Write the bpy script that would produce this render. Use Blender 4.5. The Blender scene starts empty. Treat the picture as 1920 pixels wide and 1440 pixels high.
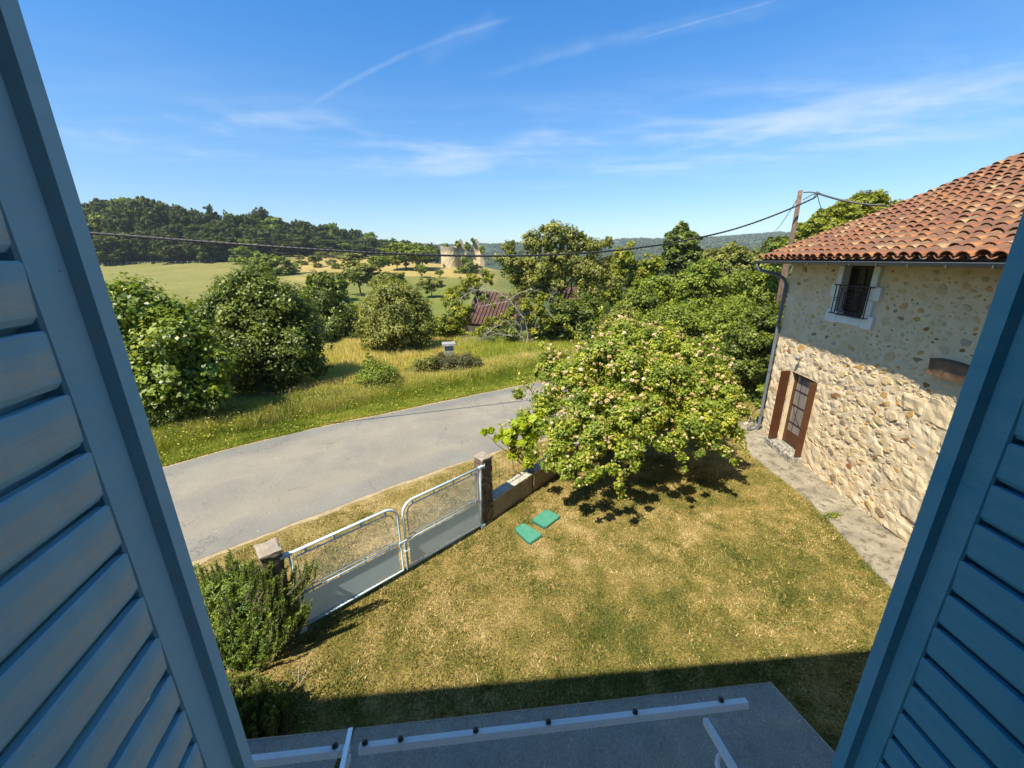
import bpy, math, random
import numpy as np
from mathutils import Vector, Matrix
R = math.radians
SC = bpy.context.scene
COL = SC.collection
rng = np.random.default_rng(7)
random.seed(7)

# ------------------------------------------------------------------ camera, light, exposure
F, W0, H0, EYE = 743.0, 1920, 1440, 5.0
_d = np.array([986 - 960.0, -(3080 - 720.0), -F]); _d /= np.linalg.norm(_d)
_up = -_d
_y = np.array([0, 0, -1.0]); _y = _y - _up * np.dot(_y, _up); _y /= np.linalg.norm(_y)
_x = np.cross(_y, _up)
CR = np.array([_x, _y, _up])                     # world = CR @ cam
cam = bpy.data.cameras.new('camera'); camo = bpy.data.objects.new('camera', cam); COL.objects.link(camo)
M4 = Matrix.Identity(4)
for i in range(3):
    for j in range(3): M4[i][j] = CR[i][j]
M4.translation = (0, 0, EYE)
camo.matrix_world = M4
cam.sensor_width = 36; cam.lens = F / 1920 * 36; cam.clip_start = 0.02; cam.clip_end = 20000
SC.camera = camo

SUN = np.array([-0.45, -0.50, 1.0]); SUN /= np.linalg.norm(SUN)
EXPOSURE = 0.88
HAZE = 0.00016
sun = bpy.data.lights.new('sun', 'SUN'); suno = bpy.data.objects.new('sun', sun); COL.objects.link(suno)
sun.energy = 5.0; sun.angle = R(0.55); sun.color = (1.0, 0.92, 0.78)
suno.rotation_euler = Vector(SUN).to_track_quat('Z', 'Y').to_euler()
world = bpy.data.worlds.new('World'); SC.world = world; world.use_nodes = True
SC.view_settings.view_transform = 'Standard'; SC.view_settings.look = 'None'
SC.view_settings.exposure = EXPOSURE; SC.view_settings.gamma = 1; SC.view_settings.use_curve_mapping = False

def ray(px, py):
    w = CR @ np.array([px - 960.0, -(py - 720.0), -F]); return w / np.linalg.norm(w)
def at(px, py, Y):
    r = ray(px, py); return np.array([0, 0, EYE]) + r * (Y / r[1])
def gnd(px, py, z=0.0):
    r = ray(px, py); return np.array([0, 0, EYE]) + r * ((z - EYE) / r[2])

def build_world():
    nt = world.node_tree; N = nt.nodes; L = nt.links; N.clear()
    out = N.new('ShaderNodeOutputWorld'); bg = N.new('ShaderNodeBackground')
    sky = N.new('ShaderNodeTexSky'); sky.sky_type = 'NISHITA'; sky.sun_disc = False
    sky.sun_elevation = math.asin(SUN[2]); sky.sun_rotation = math.atan2(SUN[0], SUN[1])
    sky.air_density = 1.0; sky.dust_density = 0.35; sky.ozone_density = 2.2; sky.altitude = 100
    bg.inputs[1].default_value = 0.115
    tc = N.new('ShaderNodeTexCoord')
    nrm = N.new('ShaderNodeVectorMath'); nrm.operation = 'NORMALIZE'; L.new(tc.outputs['Generated'], nrm.inputs[0])
    sep = N.new('ShaderNodeSeparateXYZ'); L.new(nrm.outputs[0], sep.inputs[0])
    def math_(op, a, b=None, c=None):
        m = N.new('ShaderNodeMath'); m.operation = op
        for i, v in enumerate((a, b, c)):
            if v is None: continue
            if isinstance(v, (int, float)): m.inputs[i].default_value = v
            else: L.new(v, m.inputs[i])
        return m.outputs[0]
    def mapr(v, a, b, c=0.0, d=1.0):
        m = N.new('ShaderNodeMapRange'); m.interpolation_type = 'SMOOTHSTEP'
        L.new(v, m.inputs[0])
        for i, q in enumerate((a, b, c, d)): m.inputs[i + 1].default_value = q
        return m.outputs[0]
    def noise(scale, det, rough, vec):
        n = N.new('ShaderNodeTexNoise'); n.inputs['Scale'].default_value = scale
        n.inputs['Detail'].default_value = det; n.inputs['Roughness'].default_value = rough
        L.new(vec, n.inputs['Vector']); return n.outputs[0]
    # high thin cloud laid out on a flat layer overhead
    zz = math_('MAXIMUM', sep.outputs[2], 0.02)
    cx = math_('DIVIDE', sep.outputs[0], zz); cy = math_('DIVIDE', sep.outputs[1], zz)
    cmb = N.new('ShaderNodeCombineXYZ'); L.new(cx, cmb.inputs[0]); L.new(cy, cmb.inputs[1])
    st = N.new('ShaderNodeMapping'); st.inputs['Rotation'].default_value = (0, 0, R(12)); st.inputs['Scale'].default_value = (0.42, 1.0, 1)
    L.new(cmb.outputs[0], st.inputs[0])
    n1 = noise(1.3, 10, 0.62, st.outputs[0]); n2 = noise(0.28, 2, 0.5, st.outputs[0])
    e = sep.outputs[2]
    band = math_('MULTIPLY', mapr(e, 0.13, 0.19), mapr(e, 0.36, 0.24))
    wide = mapr(sep.outputs[0], -0.6, 0.1, 0.45, 1.0)
    wisp = math_('MULTIPLY', mapr(n1, 0.40, 0.82), math_('MULTIPLY', band, math_('MULTIPLY', wide, mapr(n2, 0.34, 0.56, 0.35, 1))))
    wisp = math_('MULTIPLY', wisp, 0.62)
    hi = math_('MULTIPLY', mapr(n1, 0.5, 0.8), math_('MULTIPLY', mapr(e, 0.3, 0.5), mapr(sep.outputs[0], -0.1, 0.5, 0.0, 0.16)))
    total = math_('ADD', wisp, hi)
    # old vapour trails: great circles through two directions
    def trail(p1, p2, w, amt, bend=0.0):
        a, b = ray(*p1), ray(*p2)
        n = np.cross(a, b); n /= np.linalg.norm(n)
        mid = (a + b); mid /= np.linalg.norm(mid); t = np.cross(n, mid)
        dn = N.new('ShaderNodeVectorMath'); dn.operation = 'DOT_PRODUCT'; L.new(nrm.outputs[0], dn.inputs[0]); dn.inputs[1].default_value = n
        dt = N.new('ShaderNodeVectorMath'); dt.operation = 'DOT_PRODUCT'; L.new(nrm.outputs[0], dt.inputs[0]); dt.inputs[1].default_value = t
        half = abs(np.dot(a, t))
        cur = math_('MULTIPLY', math_('MULTIPLY', dt.outputs['Value'], dt.outputs['Value']), bend)
        dd = math_('ADD', dn.outputs['Value'], cur)
        wob = math_('MULTIPLY', math_('SUBTRACT', noise(9, 4, 0.6, nrm.outputs[0]), 0.5), w * 1.5)
        ad = math_('ABSOLUTE', math_('ADD', dd, wob))
        core = mapr(ad, w, w * 0.15)
        ends = mapr(math_('ABSOLUTE', dt.outputs['Value']), half * 1.15, half * 0.7)
        nn = mapr(noise(22, 6, 0.6, nrm.outputs[0]), 0.3, 0.7, 0.35, 1)
        front = mapr(sep.outputs[1], 0.0, 0.1)
        return math_('MULTIPLY', math_('MULTIPLY', math_('MULTIPLY', core, ends), math_('MULTIPLY', nn, amt)), front)
    sp = N.new('ShaderNodeMapping'); sp.inputs['Scale'].default_value = (1, 1, 4.5); L.new(nrm.outputs[0], sp.inputs[0])
    puffs = math_('MULTIPLY', mapr(noise(3.2, 9, .6, sp.outputs[0]), 0.47, 0.74), math_('MULTIPLY', mapr(e, 0.165, 0.205), mapr(e, 0.30, 0.225)))
    total = math_('ADD', total, math_('MULTIPLY', puffs, .55))
    for tr in (trail((565, 187), (960, 15), 0.0060, 0.15, -0.30), trail((790, 110), (930, 35), 0.024, 0.09, -0.2), trail((980, 108), (1500, 5), 0.018, 0.08),
               trail((1205, 70), (1465, -2), 0.0026, 0.16), trail((900, 145), (1230, 50), 0.010, 0.06)):
        total = math_('ADD', total, tr)
    total = math_('MINIMUM', total, 0.9)
    mx = N.new('ShaderNodeMix'); mx.data_type = 'RGBA'
    hs = N.new('ShaderNodeHueSaturation'); hs.inputs['Saturation'].default_value = 1.04; hs.inputs['Value'].default_value = 1.0
    el = N.new('ShaderNodeValToRGB'); L.new(e, el.inputs[0]); er = el.color_ramp.elements
    while len(er) < 5: er.new(.5)
    for i, (p_, c_) in enumerate(((0.0, (.60, .66, .68)), (.08, (.60, .69, .75)), (.22, (.52, .74, .90)), (.45, (.34, .74, 1.06)), (1.0, (.62, .92, 1.08)))): er[i].position = p_; er[i].color = (*c_, 1)
    gm = N.new('ShaderNodeMix'); gm.data_type = 'RGBA'; gm.blend_type = 'MULTIPLY'; gm.inputs[0].default_value = 1
    L.new(sky.outputs[0], gm.inputs[6]); L.new(el.outputs[0], gm.inputs[7]); L.new(gm.outputs[2], hs.inputs['Color'])
    L.new(total, mx.inputs[0]); L.new(hs.outputs[0], mx.inputs[6]); mx.inputs[7].default_value = (3.7, 4.3, 5.0, 1)
    L.new(mx.outputs[2], bg.inputs[0]); L.new(bg.outputs[0], out.inputs[0])
build_world()

# ------------------------------------------------------------------ numeric noise
def _hash(ix, iy, s):
    h = (ix.astype(np.int64) * 374761393 + iy.astype(np.int64) * 668265263 + s * 1442695041) & 0x7fffffff
    h = ((h ^ (h >> 13)) * 1274126177) & 0x7fffffff
    return ((h ^ (h >> 16)) & 0xffff) / 65535.0
def vn(x, y, s=0):
    x = np.asarray(x, float); y = np.asarray(y, float)
    ix = np.floor(x); iy = np.floor(y); fx = x - ix; fy = y - iy
    fx = fx * fx * (3 - 2 * fx); fy = fy * fy * (3 - 2 * fy)
    a = _hash(ix, iy, s); b = _hash(ix + 1, iy, s); c = _hash(ix, iy + 1, s); d = _hash(ix + 1, iy + 1, s)
    return (a * (1 - fx) + b * fx) * (1 - fy) + (c * (1 - fx) + d * fx) * fy
def fbm(x, y, o=4, s=0):
    t = 0; a = 0.5; n = 0
    for i in range(o):
        t = t + a * vn(x * 2 ** i, y * 2 ** i, s + i); n += a; a *= 0.5
    return t / n
def sstep(a, b, x):
    t = np.clip((np.asarray(x, float) - a) / (b - a), 0, 1); return t * t * (3 - 2 * t)

# ------------------------------------------------------------------ terrain
TY = np.array([-4000, 0, 19, 25, 50, 75, 100, 130, 170, 185, 200, 230, 260, 350, 500, 900, 1200, 1600, 2500, 9000.0])
TU = np.array([-3, -0.84, -0.68, -0.5, -0.33, -0.12, 0.1, 0.3, 0.7, 3.0])
TZ = np.array([
 # -4000  0  19  25   50    75    100   130  170  185  200  230  260  350  500  900 1200 1600 2500 9000
 [0, 0, 0, -.2, -1.5, -2.5, -2.0, .5, 3.2, 4.1, 9.0, 16, 22, 28, 28, 25, 30, 60, 70, 60],
 [0, 0, 0, -.2, -1.5, -2.5, -2.0, .5, 3.2, 4.1, 8.5, 15, 19, 25, 26, 25, 30, 60, 70, 60],
 [0, 0, 0, -.2, -1.5, -2.5, -2.0, .5, 3.4, 4.6, 7.5, 12, 16, 22, 24, 20, 28, 60, 70, 60],
 [0, 0, 0, -.2, -1.5, -2.5, -2.0, .3, 3.5, 5.0, 6.5, 8.5, 12, 20, 20, 14, 25, 60, 70, 60],
 [0, 0, 0, -.2, -1.5, -2.5, -2.0, -.1, 2.8, 3.8, 4.8, 6.0, 7.5, 9, 8, 5, 20, 58, 70, 60],
 [0, 0, 0, -.2, -1.5, -2.5, -2.0, -.2, 2.0, 2.2, 2.2, 2.2, 2, 0, -6, -8, 10, 54, 66, 60],
 [0, 0, 0, -.3, -2.0, -4.0, -5.0, -6, -7, -7, -7, -8, -8, -9, -12, -8, 12, 60, 70, 60],
 [0, 0, 0, -.4, -2.0, -4.0, -5.0, -6, -8, -8, -9, -10, -10, -11, -12, -6, 20, 68, 76, 60],
 [0, 0, 0, -.4, -2.0, -4.0, -5.0, -6, -8, -8, -9, -10, -10, -11, -12, 0, 30, 82, 90, 60],
 [0, 0, 0, -.4, -2.0, -4.0, -5.0, -6, -8, -8, -9, -10, -10, -11, -12, 0, 30, 82, 90, 60]])
def hgt(x, y):
    x = np.asarray(x, float); y = np.asarray(y, float)
    yy = np.maximum(y, 12.0); u = np.clip(x / yy, -2.99, 2.99)
    yc = np.clip(y, -3999, 8999)
    j = np.clip(np.searchsorted(TU, u) - 1, 0, len(TU) - 2); fu = (u - TU[j]) / (TU[j + 1] - TU[j])
    i = np.clip(np.searchsorted(TY, yc) - 1, 0, len(TY) - 2); fy = (yc - TY[i]) / (TY[i + 1] - TY[i])
    fu = fu * fu * (3 - 2 * fu)
    z = (TZ[j, i] * (1 - fy) + TZ[j, i + 1] * fy) * (1 - fu) + (TZ[j + 1, i] * (1 - fy) + TZ[j + 1, i + 1] * fy) * fu
    far = sstep(600, 1500, y)
    z = z + far * (fbm(x / 260, y / 500, 3, 5) - 0.5) * 16
    return z
def hit(px, py, y0=18.0, y1=2600.0):
    r = ray(px, py); t = np.geomspace(y0, y1, 4000) / r[1]
    p = np.array([0, 0, EYE])[None] + r[None] * t[:, None]
    k = np.argmax(p[:, 2] < hgt(p[:, 0], p[:, 1]))
    return p[k]

# ------------------------------------------------------------------ mesh helpers
class MB:
    def __init__(s): s.v = []; s.f = []
    def add(s, vs, fs):
        o = len(s.v); s.v += [tuple(map(float, q)) for q in vs]; s.f += [tuple(o + i for i in f) for f in fs]; return s
    def box(s, a, b, fr=None, ch=0.0):
        x0, y0, z0 = a; x1, y1, z1 = b
        if ch > 0:
            vs = []; fs = []
            cs = [(x0, x1), (y0, y1), (z0, z1)]
            idx = {}
            for ix in (0, 1):
                for iy in (0, 1):
                    for iz in (0, 1):
                        p = [cs[0][ix], cs[1][iy], cs[2][iz]]; sg = [1 - 2 * ix, 1 - 2 * iy, 1 - 2 * iz]
                        for ax in range(3):
                            q = [p[k] + (sg[k] * ch if k != ax else 0) for k in range(3)]
                            idx[(ix, iy, iz, ax)] = len(vs); vs.append(q)
            for ax in range(3):
                o1, o2 = [k for k in range(3) if k != ax]
                for sd in (0, 1):
                    lp = []
                    for (a_, b_) in ((0, 0), (1, 0), (1, 1), (0, 1)):
                        k = [0, 0, 0]; k[ax] = sd; k[o1] = a_; k[o2] = b_; lp.append(idx[(k[0], k[1], k[2], ax)])
                    fs.append(lp)
            for ax in range(3):
                o1, o2 = [k for k in range(3) if k != ax]
                for a_ in (0, 1):
                    for b_ in (0, 1):
                        k0 = [0, 0, 0]; k1 = [0, 0, 0]; k0[o1] = k1[o1] = a_; k0[o2] = k1[o2] = b_; k1[ax] = 1
                        fs.append([idx[(*k0, o1)], idx[(*k1, o1)], idx[(*k1, o2)], idx[(*k0, o2)]])
            for ix in (0, 1):
                for iy in (0, 1):
                    for iz in (0, 1): fs.append([idx[(ix, iy, iz, 0)], idx[(ix, iy, iz, 1)], idx[(ix, iy, iz, 2)]])
        else:
            vs = [(x0, y0, z0), (x1, y0, z0), (x1, y1, z0), (x0, y1, z0), (x0, y0, z1), (x1, y0, z1), (x1, y1, z1), (x0, y1, z1)]
            fs = [(0, 3, 2, 1), (4, 5, 6, 7), (0, 1, 5, 4), (1, 2, 6, 5), (2, 3, 7, 6), (3, 0, 4, 7)]
        if fr is not None: vs = [fr(q) for q in vs]
        return s.add(vs, fs)
    def tube(s, pts, r, n=8, cap=True, fr=None):
        pts = [Vector(p) for p in pts]; rs = r if isinstance(r, (list, tuple, np.ndarray)) else [r] * len(pts)
        vs = []; fs = []; prev = None
        for i, p in enumerate(pts):
            t = (pts[min(i + 1, len(pts) - 1)] - pts[max(i - 1, 0)])
            t = t.normalized() if t.length > 1e-9 else Vector((0, 0, 1))
            if prev is None:
                u = t.orthogonal().normalized()
            else:
                u = prev - t * prev.dot(t); u = u.normalized() if u.length > 1e-6 else t.orthogonal().normalized()
            prev = u; w = t.cross(u)
            for k in range(n):
                a = 2 * math.pi * k / n; vs.append(p + (u * math.cos(a) + w * math.sin(a)) * float(rs[i]))
        for i in range(len(pts) - 1):
            for k in range(n):
                k2 = (k + 1) % n; fs.append((i * n + k, i * n + k2, (i + 1) * n + k2, (i + 1) * n + k))
        if cap: fs.append(tuple(range(n))[::-1]); fs.append(tuple(range((len(pts) - 1) * n, len(pts) * n)))
        if fr is not None: vs = [fr(q) for q in vs]
        return s.add(vs, fs)
    def prism(s, poly, a, b, fr=None, axis=2):
        """poly of 2-D points extruded between a and b along axis"""
        n = len(poly)
        def mk(p, h):
            q = [0, 0, 0]; o = [k for k in range(3) if k != axis]; q[o[0]], q[o[1]], q[axis] = p[0], p[1], h; return q
        vs = [mk(p, a) for p in poly] + [mk(p, b) for p in poly]
        fs = [tuple(range(n))[::-1], tuple(range(n, 2 * n))] + [(i, (i + 1) % n, n + (i + 1) % n, n + i) for i in range(n)]
        if fr is not None: vs = [fr(q) for q in vs]
        return s.add(vs, fs)
    def sphere(s, c, r, n=8, m=5, sc=(1, 1, 1)):
        vs = [(c[0], c[1], c[2] + r * sc[2])]; fs = []
        for i in range(1, m):
            th = math.pi * i / m
            for k in range(n):
                a = 2 * math.pi * k / n
                vs.append((c[0] + r * sc[0] * math.sin(th) * math.cos(a), c[1] + r * sc[1] * math.sin(th) * math.sin(a), c[2] + r * sc[2] * math.cos(th)))
        vs.append((c[0], c[1], c[2] - r * sc[2]))
        for k in range(n): fs.append((0, 1 + k, 1 + (k + 1) % n))
        for i in range(m - 2):
            for k in range(n):
                a = 1 + i * n + k; b = 1 + i * n + (k + 1) % n; fs.append((a, a + n, b + n, b))
        o = 1 + (m - 2) * n
        for k in range(n): fs.append((o + k, len(vs) - 1, o + (k + 1) % n))
        return s.add(vs, fs)
    def mesh(s, name, smooth=False):
        me = bpy.data.meshes.new(name); me.from_pydata(s.v, [], s.f); me.validate()
        import bmesh
        bm = bmesh.new(); bm.from_mesh(me); bmesh.ops.recalc_face_normals(bm, faces=bm.faces); bm.to_mesh(me); bm.free()
        if smooth: me.polygons.foreach_set('use_smooth', [True] * len(me.polygons))
        return me

def np_mesh(name, V, Fq, attrs=None, smooth=False):
    """V (n,3), Fq (m,k) with constant k"""
    V = np.ascontiguousarray(V, np.float32); Fq = np.ascontiguousarray(Fq, np.int32)
    me = bpy.data.meshes.new(name); me.vertices.add(len(V)); me.vertices.foreach_set('co', V.ravel())
    k = Fq.shape[1]; me.loops.add(Fq.size); me.loops.foreach_set('vertex_index', Fq.ravel())
    me.polygons.add(len(Fq)); me.polygons.foreach_set('loop_start', np.arange(0, Fq.size, k, dtype=np.int32))
    try: me.polygons.foreach_set('loop_total', np.full(len(Fq), k, np.int32))
    except Exception: pass
    if smooth: me.polygons.foreach_set('use_smooth', np.ones(len(Fq), bool))
    for an, av in (attrs or {}).items():
        av = np.asarray(av, np.float32)
        if av.ndim == 1:
            a = me.attributes.new(an, 'FLOAT', 'POINT'); a.data.foreach_set('value', av)
        else:
            a = me.attributes.new(an, 'FLOAT_COLOR', 'POINT'); a.data.foreach_set('color', np.concatenate([av, np.ones((len(av), 1), np.float32)], 1).ravel())
    me.update(calc_edges=True); return me

def link(name, me, m, parent=None, loc=None, rot=None, scale=None, kind=None, label=None):
    o = bpy.data.objects.new(name, me); COL.objects.link(o)
    if m is not None:
        if len(me.materials) == 0: me.materials.append(m)
    if parent is not None: o.parent = parent
    if loc is not None: o.location = loc
    if rot is not None: o.rotation_euler = rot
    if scale is not None: o.scale = scale
    if kind: o['kind'] = kind
    if label: o['label'] = label
    return o
def tag(o, label, cat, group=None):
    o['label'] = label; o['category'] = cat
    if group: o['group'] = group
    return o
def thing(name, label, cat, loc=(0, 0, 0), rz=0.0, group=None):
    o = bpy.data.objects.new(name, None); COL.objects.link(o); o.location = loc; o.rotation_euler = (0, 0, rz)
    o.empty_display_size = 0.2
    return tag(o, label, cat, group)
def part(name, mb, m, parent, smooth=False, **k):
    return link(name, mb.mesh(name, smooth), m, parent, **k)

# ------------------------------------------------------------------ materials
def mat(name): 
    m = bpy.data.materials.new(name); m.use_nodes = True; return m
class NT:
    def __init__(s, m):
        s.m = m; s.t = m.node_tree; s.N = s.t.nodes; s.L = s.t.links
        s.b = s.N.get('Principled BSDF'); s.out = s.N.get('Material Output')
        s.tc = s.N.new('ShaderNodeTexCoord')
    def n(s, ty, **k):
        q = s.N.new(ty)
        for a, v in k.items(): setattr(q, a, v)
        return q
    def set(s, sock, v):
        if isinstance(v, bpy.types.NodeSocket): s.L.new(v, sock)
        else: sock.default_value = v
    def noise(s, scale, det=4, rough=0.55, vec=None, stretch=None, dist=0.0):
        q = s.n('ShaderNodeTexNoise'); q.inputs['Scale'].default_value = scale; q.inputs['Detail'].default_value = det
        q.inputs['Roughness'].default_value = rough; q.inputs['Distortion'].default_value = dist
        v = vec or s.tc.outputs['Object']
        if stretch:
            mp = s.n('ShaderNodeMapping'); mp.inputs['Scale'].default_value = stretch; s.L.new(v, mp.inputs[0]); v = mp.outputs[0]
        s.L.new(v, q.inputs['Vector']); return q.outputs[0]
    def ramp(s, fac, stops, interp='LINEAR'):
        q = s.n('ShaderNodeValToRGB'); q.color_ramp.interpolation = interp; e = q.color_ramp.elements
        while len(e) < len(stops): e.new(0.5)
        for i, (p, c) in enumerate(stops):
            e[i].position = p; e[i].color = (*c, 1) if len(c) == 3 else c
        s.L.new(fac, q.inputs[0]); return q.outputs[0]
    def mr(s, v, a, b, c=0.0, d=1.0):
        q = s.n('ShaderNodeMapRange'); s.L.new(v, q.inputs[0])
        for i, k in enumerate((a, b, c, d)): q.inputs[i + 1].default_value = k
        return q.outputs[0]
    def mix(s, f, a, b, mode='MIX'):
        q = s.n('ShaderNodeMix'); q.data_type = 'RGBA'; q.blend_type = mode
        for i, v in ((0, f), (6, a), (7, b)):
            if isinstance(v, (tuple, list)) and len(v) == 3: v = (*v, 1)
            s.set(q.inputs[i], v)
        return q.outputs[2]
    def math(s, op, a, b=0.0):
        q = s.n('ShaderNodeMath'); q.operation = op; s.set(q.inputs[0], a); s.set(q.inputs[1], b); return q.outputs[0]
    def attr(s, name):
        q = s.n('ShaderNodeAttribute'); q.attribute_name = name; return q
    def bump(s, h, strength=0.4, dist=0.01):
        q = s.n('ShaderNodeBump'); q.inputs['Strength'].default_value = strength; q.inputs['Distance'].default_value = dist
        s.L.new(h, q.inputs['Height']); s.L.new(q.outputs[0], s.b.inputs['Normal']); return q
    def base(s, c, rough=0.8, spec=0.3):
        if isinstance(c, (tuple, list)): c = (*c, 1) if len(c) == 3 else c
        s.set(s.b.inputs['Base Color'], c); s.set(s.b.inputs['Roughness'], rough)
        s.b.inputs['Specular IOR Level'].default_value = spec
        return s

def simple(name, c, rough=0.6, spec=0.4, var=0.12, scale=6, bump=0.0, metal=0.0, dirt=None, bscale=60):
    m = mat(name); t = NT(m)
    a = tuple(max(0, q * (1 - var)) for q in c); b = tuple(min(1, q * (1 + var)) for q in c)
    col = t.ramp(t.noise(scale, 5, 0.6), [(0.3, a), (0.7, b)])
    if dirt:
        col = t.mix(t.mr(t.noise(scale * 2.7, 6, 0.7), dirt[1], dirt[1] + 0.12), col, dirt[0])
    t.base(col, rough, spec); t.b.inputs['Metallic'].default_value = metal
    if bump: t.bump(t.noise(bscale, 4, 0.6), bump, 0.004)
    return m

def leaf_mat(name, stops, transl=0.3, rough=0.5, spec=0.35, tcol=None):
    m = mat(name); t = NT(m)
    a = t.attr('tint'); c = t.ramp(a.outputs['Fac'], stops)
    t.base(c, rough, spec)
    tr = t.n('ShaderNodeBsdfTranslucent')
    c2 = t.mix(1.0, c, tcol or (1.6, 1.5, 0.6), 'MULTIPLY'); t.L.new(c2, tr.inputs[0])
    ms = t.n('ShaderNodeMixShader'); ms.inputs[0].default_value = transl
    t.L.new(t.b.outputs[0], ms.inputs[1]); t.L.new(tr.outputs[0], ms.inputs[2]); t.L.new(ms.outputs[0], t.out.inputs[0])
    return m

G = {}
G['walnut'] = leaf_mat('leaf_broad', [(0, (0.0569, 0.0896, 0.0076)), (0.5, (0.1522, 0.2164, 0.0132)), (1, (0.3047, 0.34, 0.0284))], .28, .42, .5)
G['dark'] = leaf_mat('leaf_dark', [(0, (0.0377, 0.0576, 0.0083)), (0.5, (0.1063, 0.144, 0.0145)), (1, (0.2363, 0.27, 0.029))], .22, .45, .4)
G['mid'] = leaf_mat('leaf_mid', [(0, (0.0739, 0.1041, 0.0109)), (0.5, (0.1774, 0.2302, 0.0218)), (1, (0.345, 0.3802, 0.0382))], .28)
G['olive'] = leaf_mat('leaf_olive', [(0, (0.0774, 0.0891, 0.0148)), (0.5, (0.1878, 0.205, 0.0346)), (1, (0.3757, 0.3565, 0.0679))], .25)
G['bright'] = leaf_mat('leaf_bright', [(0, (0.0878, 0.1142, 0.0084)), (0.5, (0.2106, 0.2419, 0.0146)), (1, (0.4212, 0.3898, 0.0366))], .32)
G['wood'] = leaf_mat('leaf_wood', [(0, (0.0356, 0.0523, 0.0119)), (0.5, (0.0778, 0.099, 0.0198)), (1, (0.1458, 0.1582, 0.0297))], .2, .7, .2)
G['rose'] = leaf_mat('leaf_rose', [(0, (0.0926, 0.1454, 0.016)), (0.5, (0.2408, 0.3067, 0.0342)), (1, (0.5185, 0.4844, 0.0512))], .32)
G['blossom'] = leaf_mat('petals', [(0, (.42, .28, .08)), (.4, (.60, .46, .20)), (.8, (.74, .62, .38)), (1, (.86, .78, .62))], .3, .7, .2, (1.1, 1.0, .8))
G['rosemary'] = leaf_mat('needles', [(0, (0.0437, 0.0842, 0.013)), (0.5, (0.1193, 0.187, 0.0216)), (1, (0.2785, 0.3553, 0.0431))], .2)
G['vine'] = leaf_mat('leaf_vine', [(0, (.20, .26, .012)), (.5, (.34, .42, .02)), (1, (.50, .55, .04))], .4, .45)
G['grassblade'] = leaf_mat('lawn_blades', [(0, (.07, .095, .016)), (.35, (.19, .185, .04)), (.7, (.38, .29, .10)), (1, (.66, .50, .24))], .2, .8, .2, (1.1, 1.1, .7))
G['verge'] = leaf_mat('verge_blades', [(0, (.14, .19, .014)), (.35, (.30, .34, .035)), (.7, (.50, .44, .09)), (1, (.68, .54, .20))], .3, .7, .25, (1.3, 1.3, .7))
G['dry'] = leaf_mat('dry_stems', [(0, (.16, .11, .035)), (.5, (.32, .24, .09)), (1, (.48, .38, .18))], .1, .8, .2, (1, 1, 1))
G['bramble'] = leaf_mat('leaf_bramble', [(0, (.07, .05, .02)), (.45, (.10, .11, .03)), (1, (.22, .17, .08))], .2)
BARK = simple('bark', (.13, .10, .07), .9, .2, .35, 14, .6)
BARKPALE = simple('bark_pale', (.34, .31, .26), .9, .2, .3, 14, .5)

# ------------------------------------------------------------------ foliage
def unit(v): return v / np.maximum(np.linalg.norm(v, axis=-1, keepdims=True), 1e-9)
def leaf_cards(P, Nn, size, tint, aspect=0.62, fold=0.18, g=rng, droop=0.35):
    n = len(P); Nn = unit(Nn)
    t = g.normal(size=(n, 3)); t[:, 2] -= droop; t = unit(t - Nn * np.sum(t * Nn, 1, keepdims=True)); s = np.cross(Nn, t)
    L = size[:, None] * t; Wd = size[:, None] * aspect * 0.5 * s; up = Nn * (size * fold)[:, None]
    v = np.stack([P - L * .5, P + Wd + up * .5, P + L * .5 - up * .3, P - Wd + up * .5], 1).reshape(-1, 3)
    return v, np.arange(4 * n).reshape(n, 4), np.repeat(tint, 4)
def lobe_points(lobes, n, g, clump=0.30, cl_n=None, flat=0.8, shell=0.25, under=0.35):
    """lobes: (x,y,z,rx,ry,rz); leaves sit in small clumps near every lobe's surface"""
    Lb = np.array(lobes, float); area = (Lb[:, 3] * Lb[:, 5] + Lb[:, 3] * Lb[:, 4]) ; w = area / area.sum()
    mean_r = Lb[:, 3:].mean()
    K = cl_n or max(20, n // 55)
    li = g.choice(len(Lb), K, p=w); d = unit(g.normal(size=(K, 3)))
    flip = (d[:, 2] < -0.2) & (g.random(K) > under); d[flip, 2] *= -1
    rr = 1 - shell * g.random(K) ** 1.5 + 0.12 * g.normal(size=K)
    C = Lb[li, :3] + d * Lb[li, 3:] * rr[:, None]
    cr = clump * np.minimum(Lb[li, 3:].mean(1), mean_r * 1.3) * g.uniform(.6, 1.25, K)
    ctint = np.clip(g.normal(.5, .17, K), 0, 1)
    ci = g.choice(K, n, p=cr ** 2 / (cr ** 2).sum())
    e = unit(g.normal(size=(n, 3))); q = g.random(n) ** .45
    off = e * q[:, None] * cr[ci][:, None] * np.array([1, 1, flat])
    P = C[ci] + off
    out = unit(d[ci] * 0.5 + e * 0.5 + g.normal(size=(n, 3)) * .38 + np.array([0, 0, .45]))
    tint = np.clip(ctint[ci] + g.normal(0, .14, n), 0, 1)
    return P, out, tint
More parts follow.
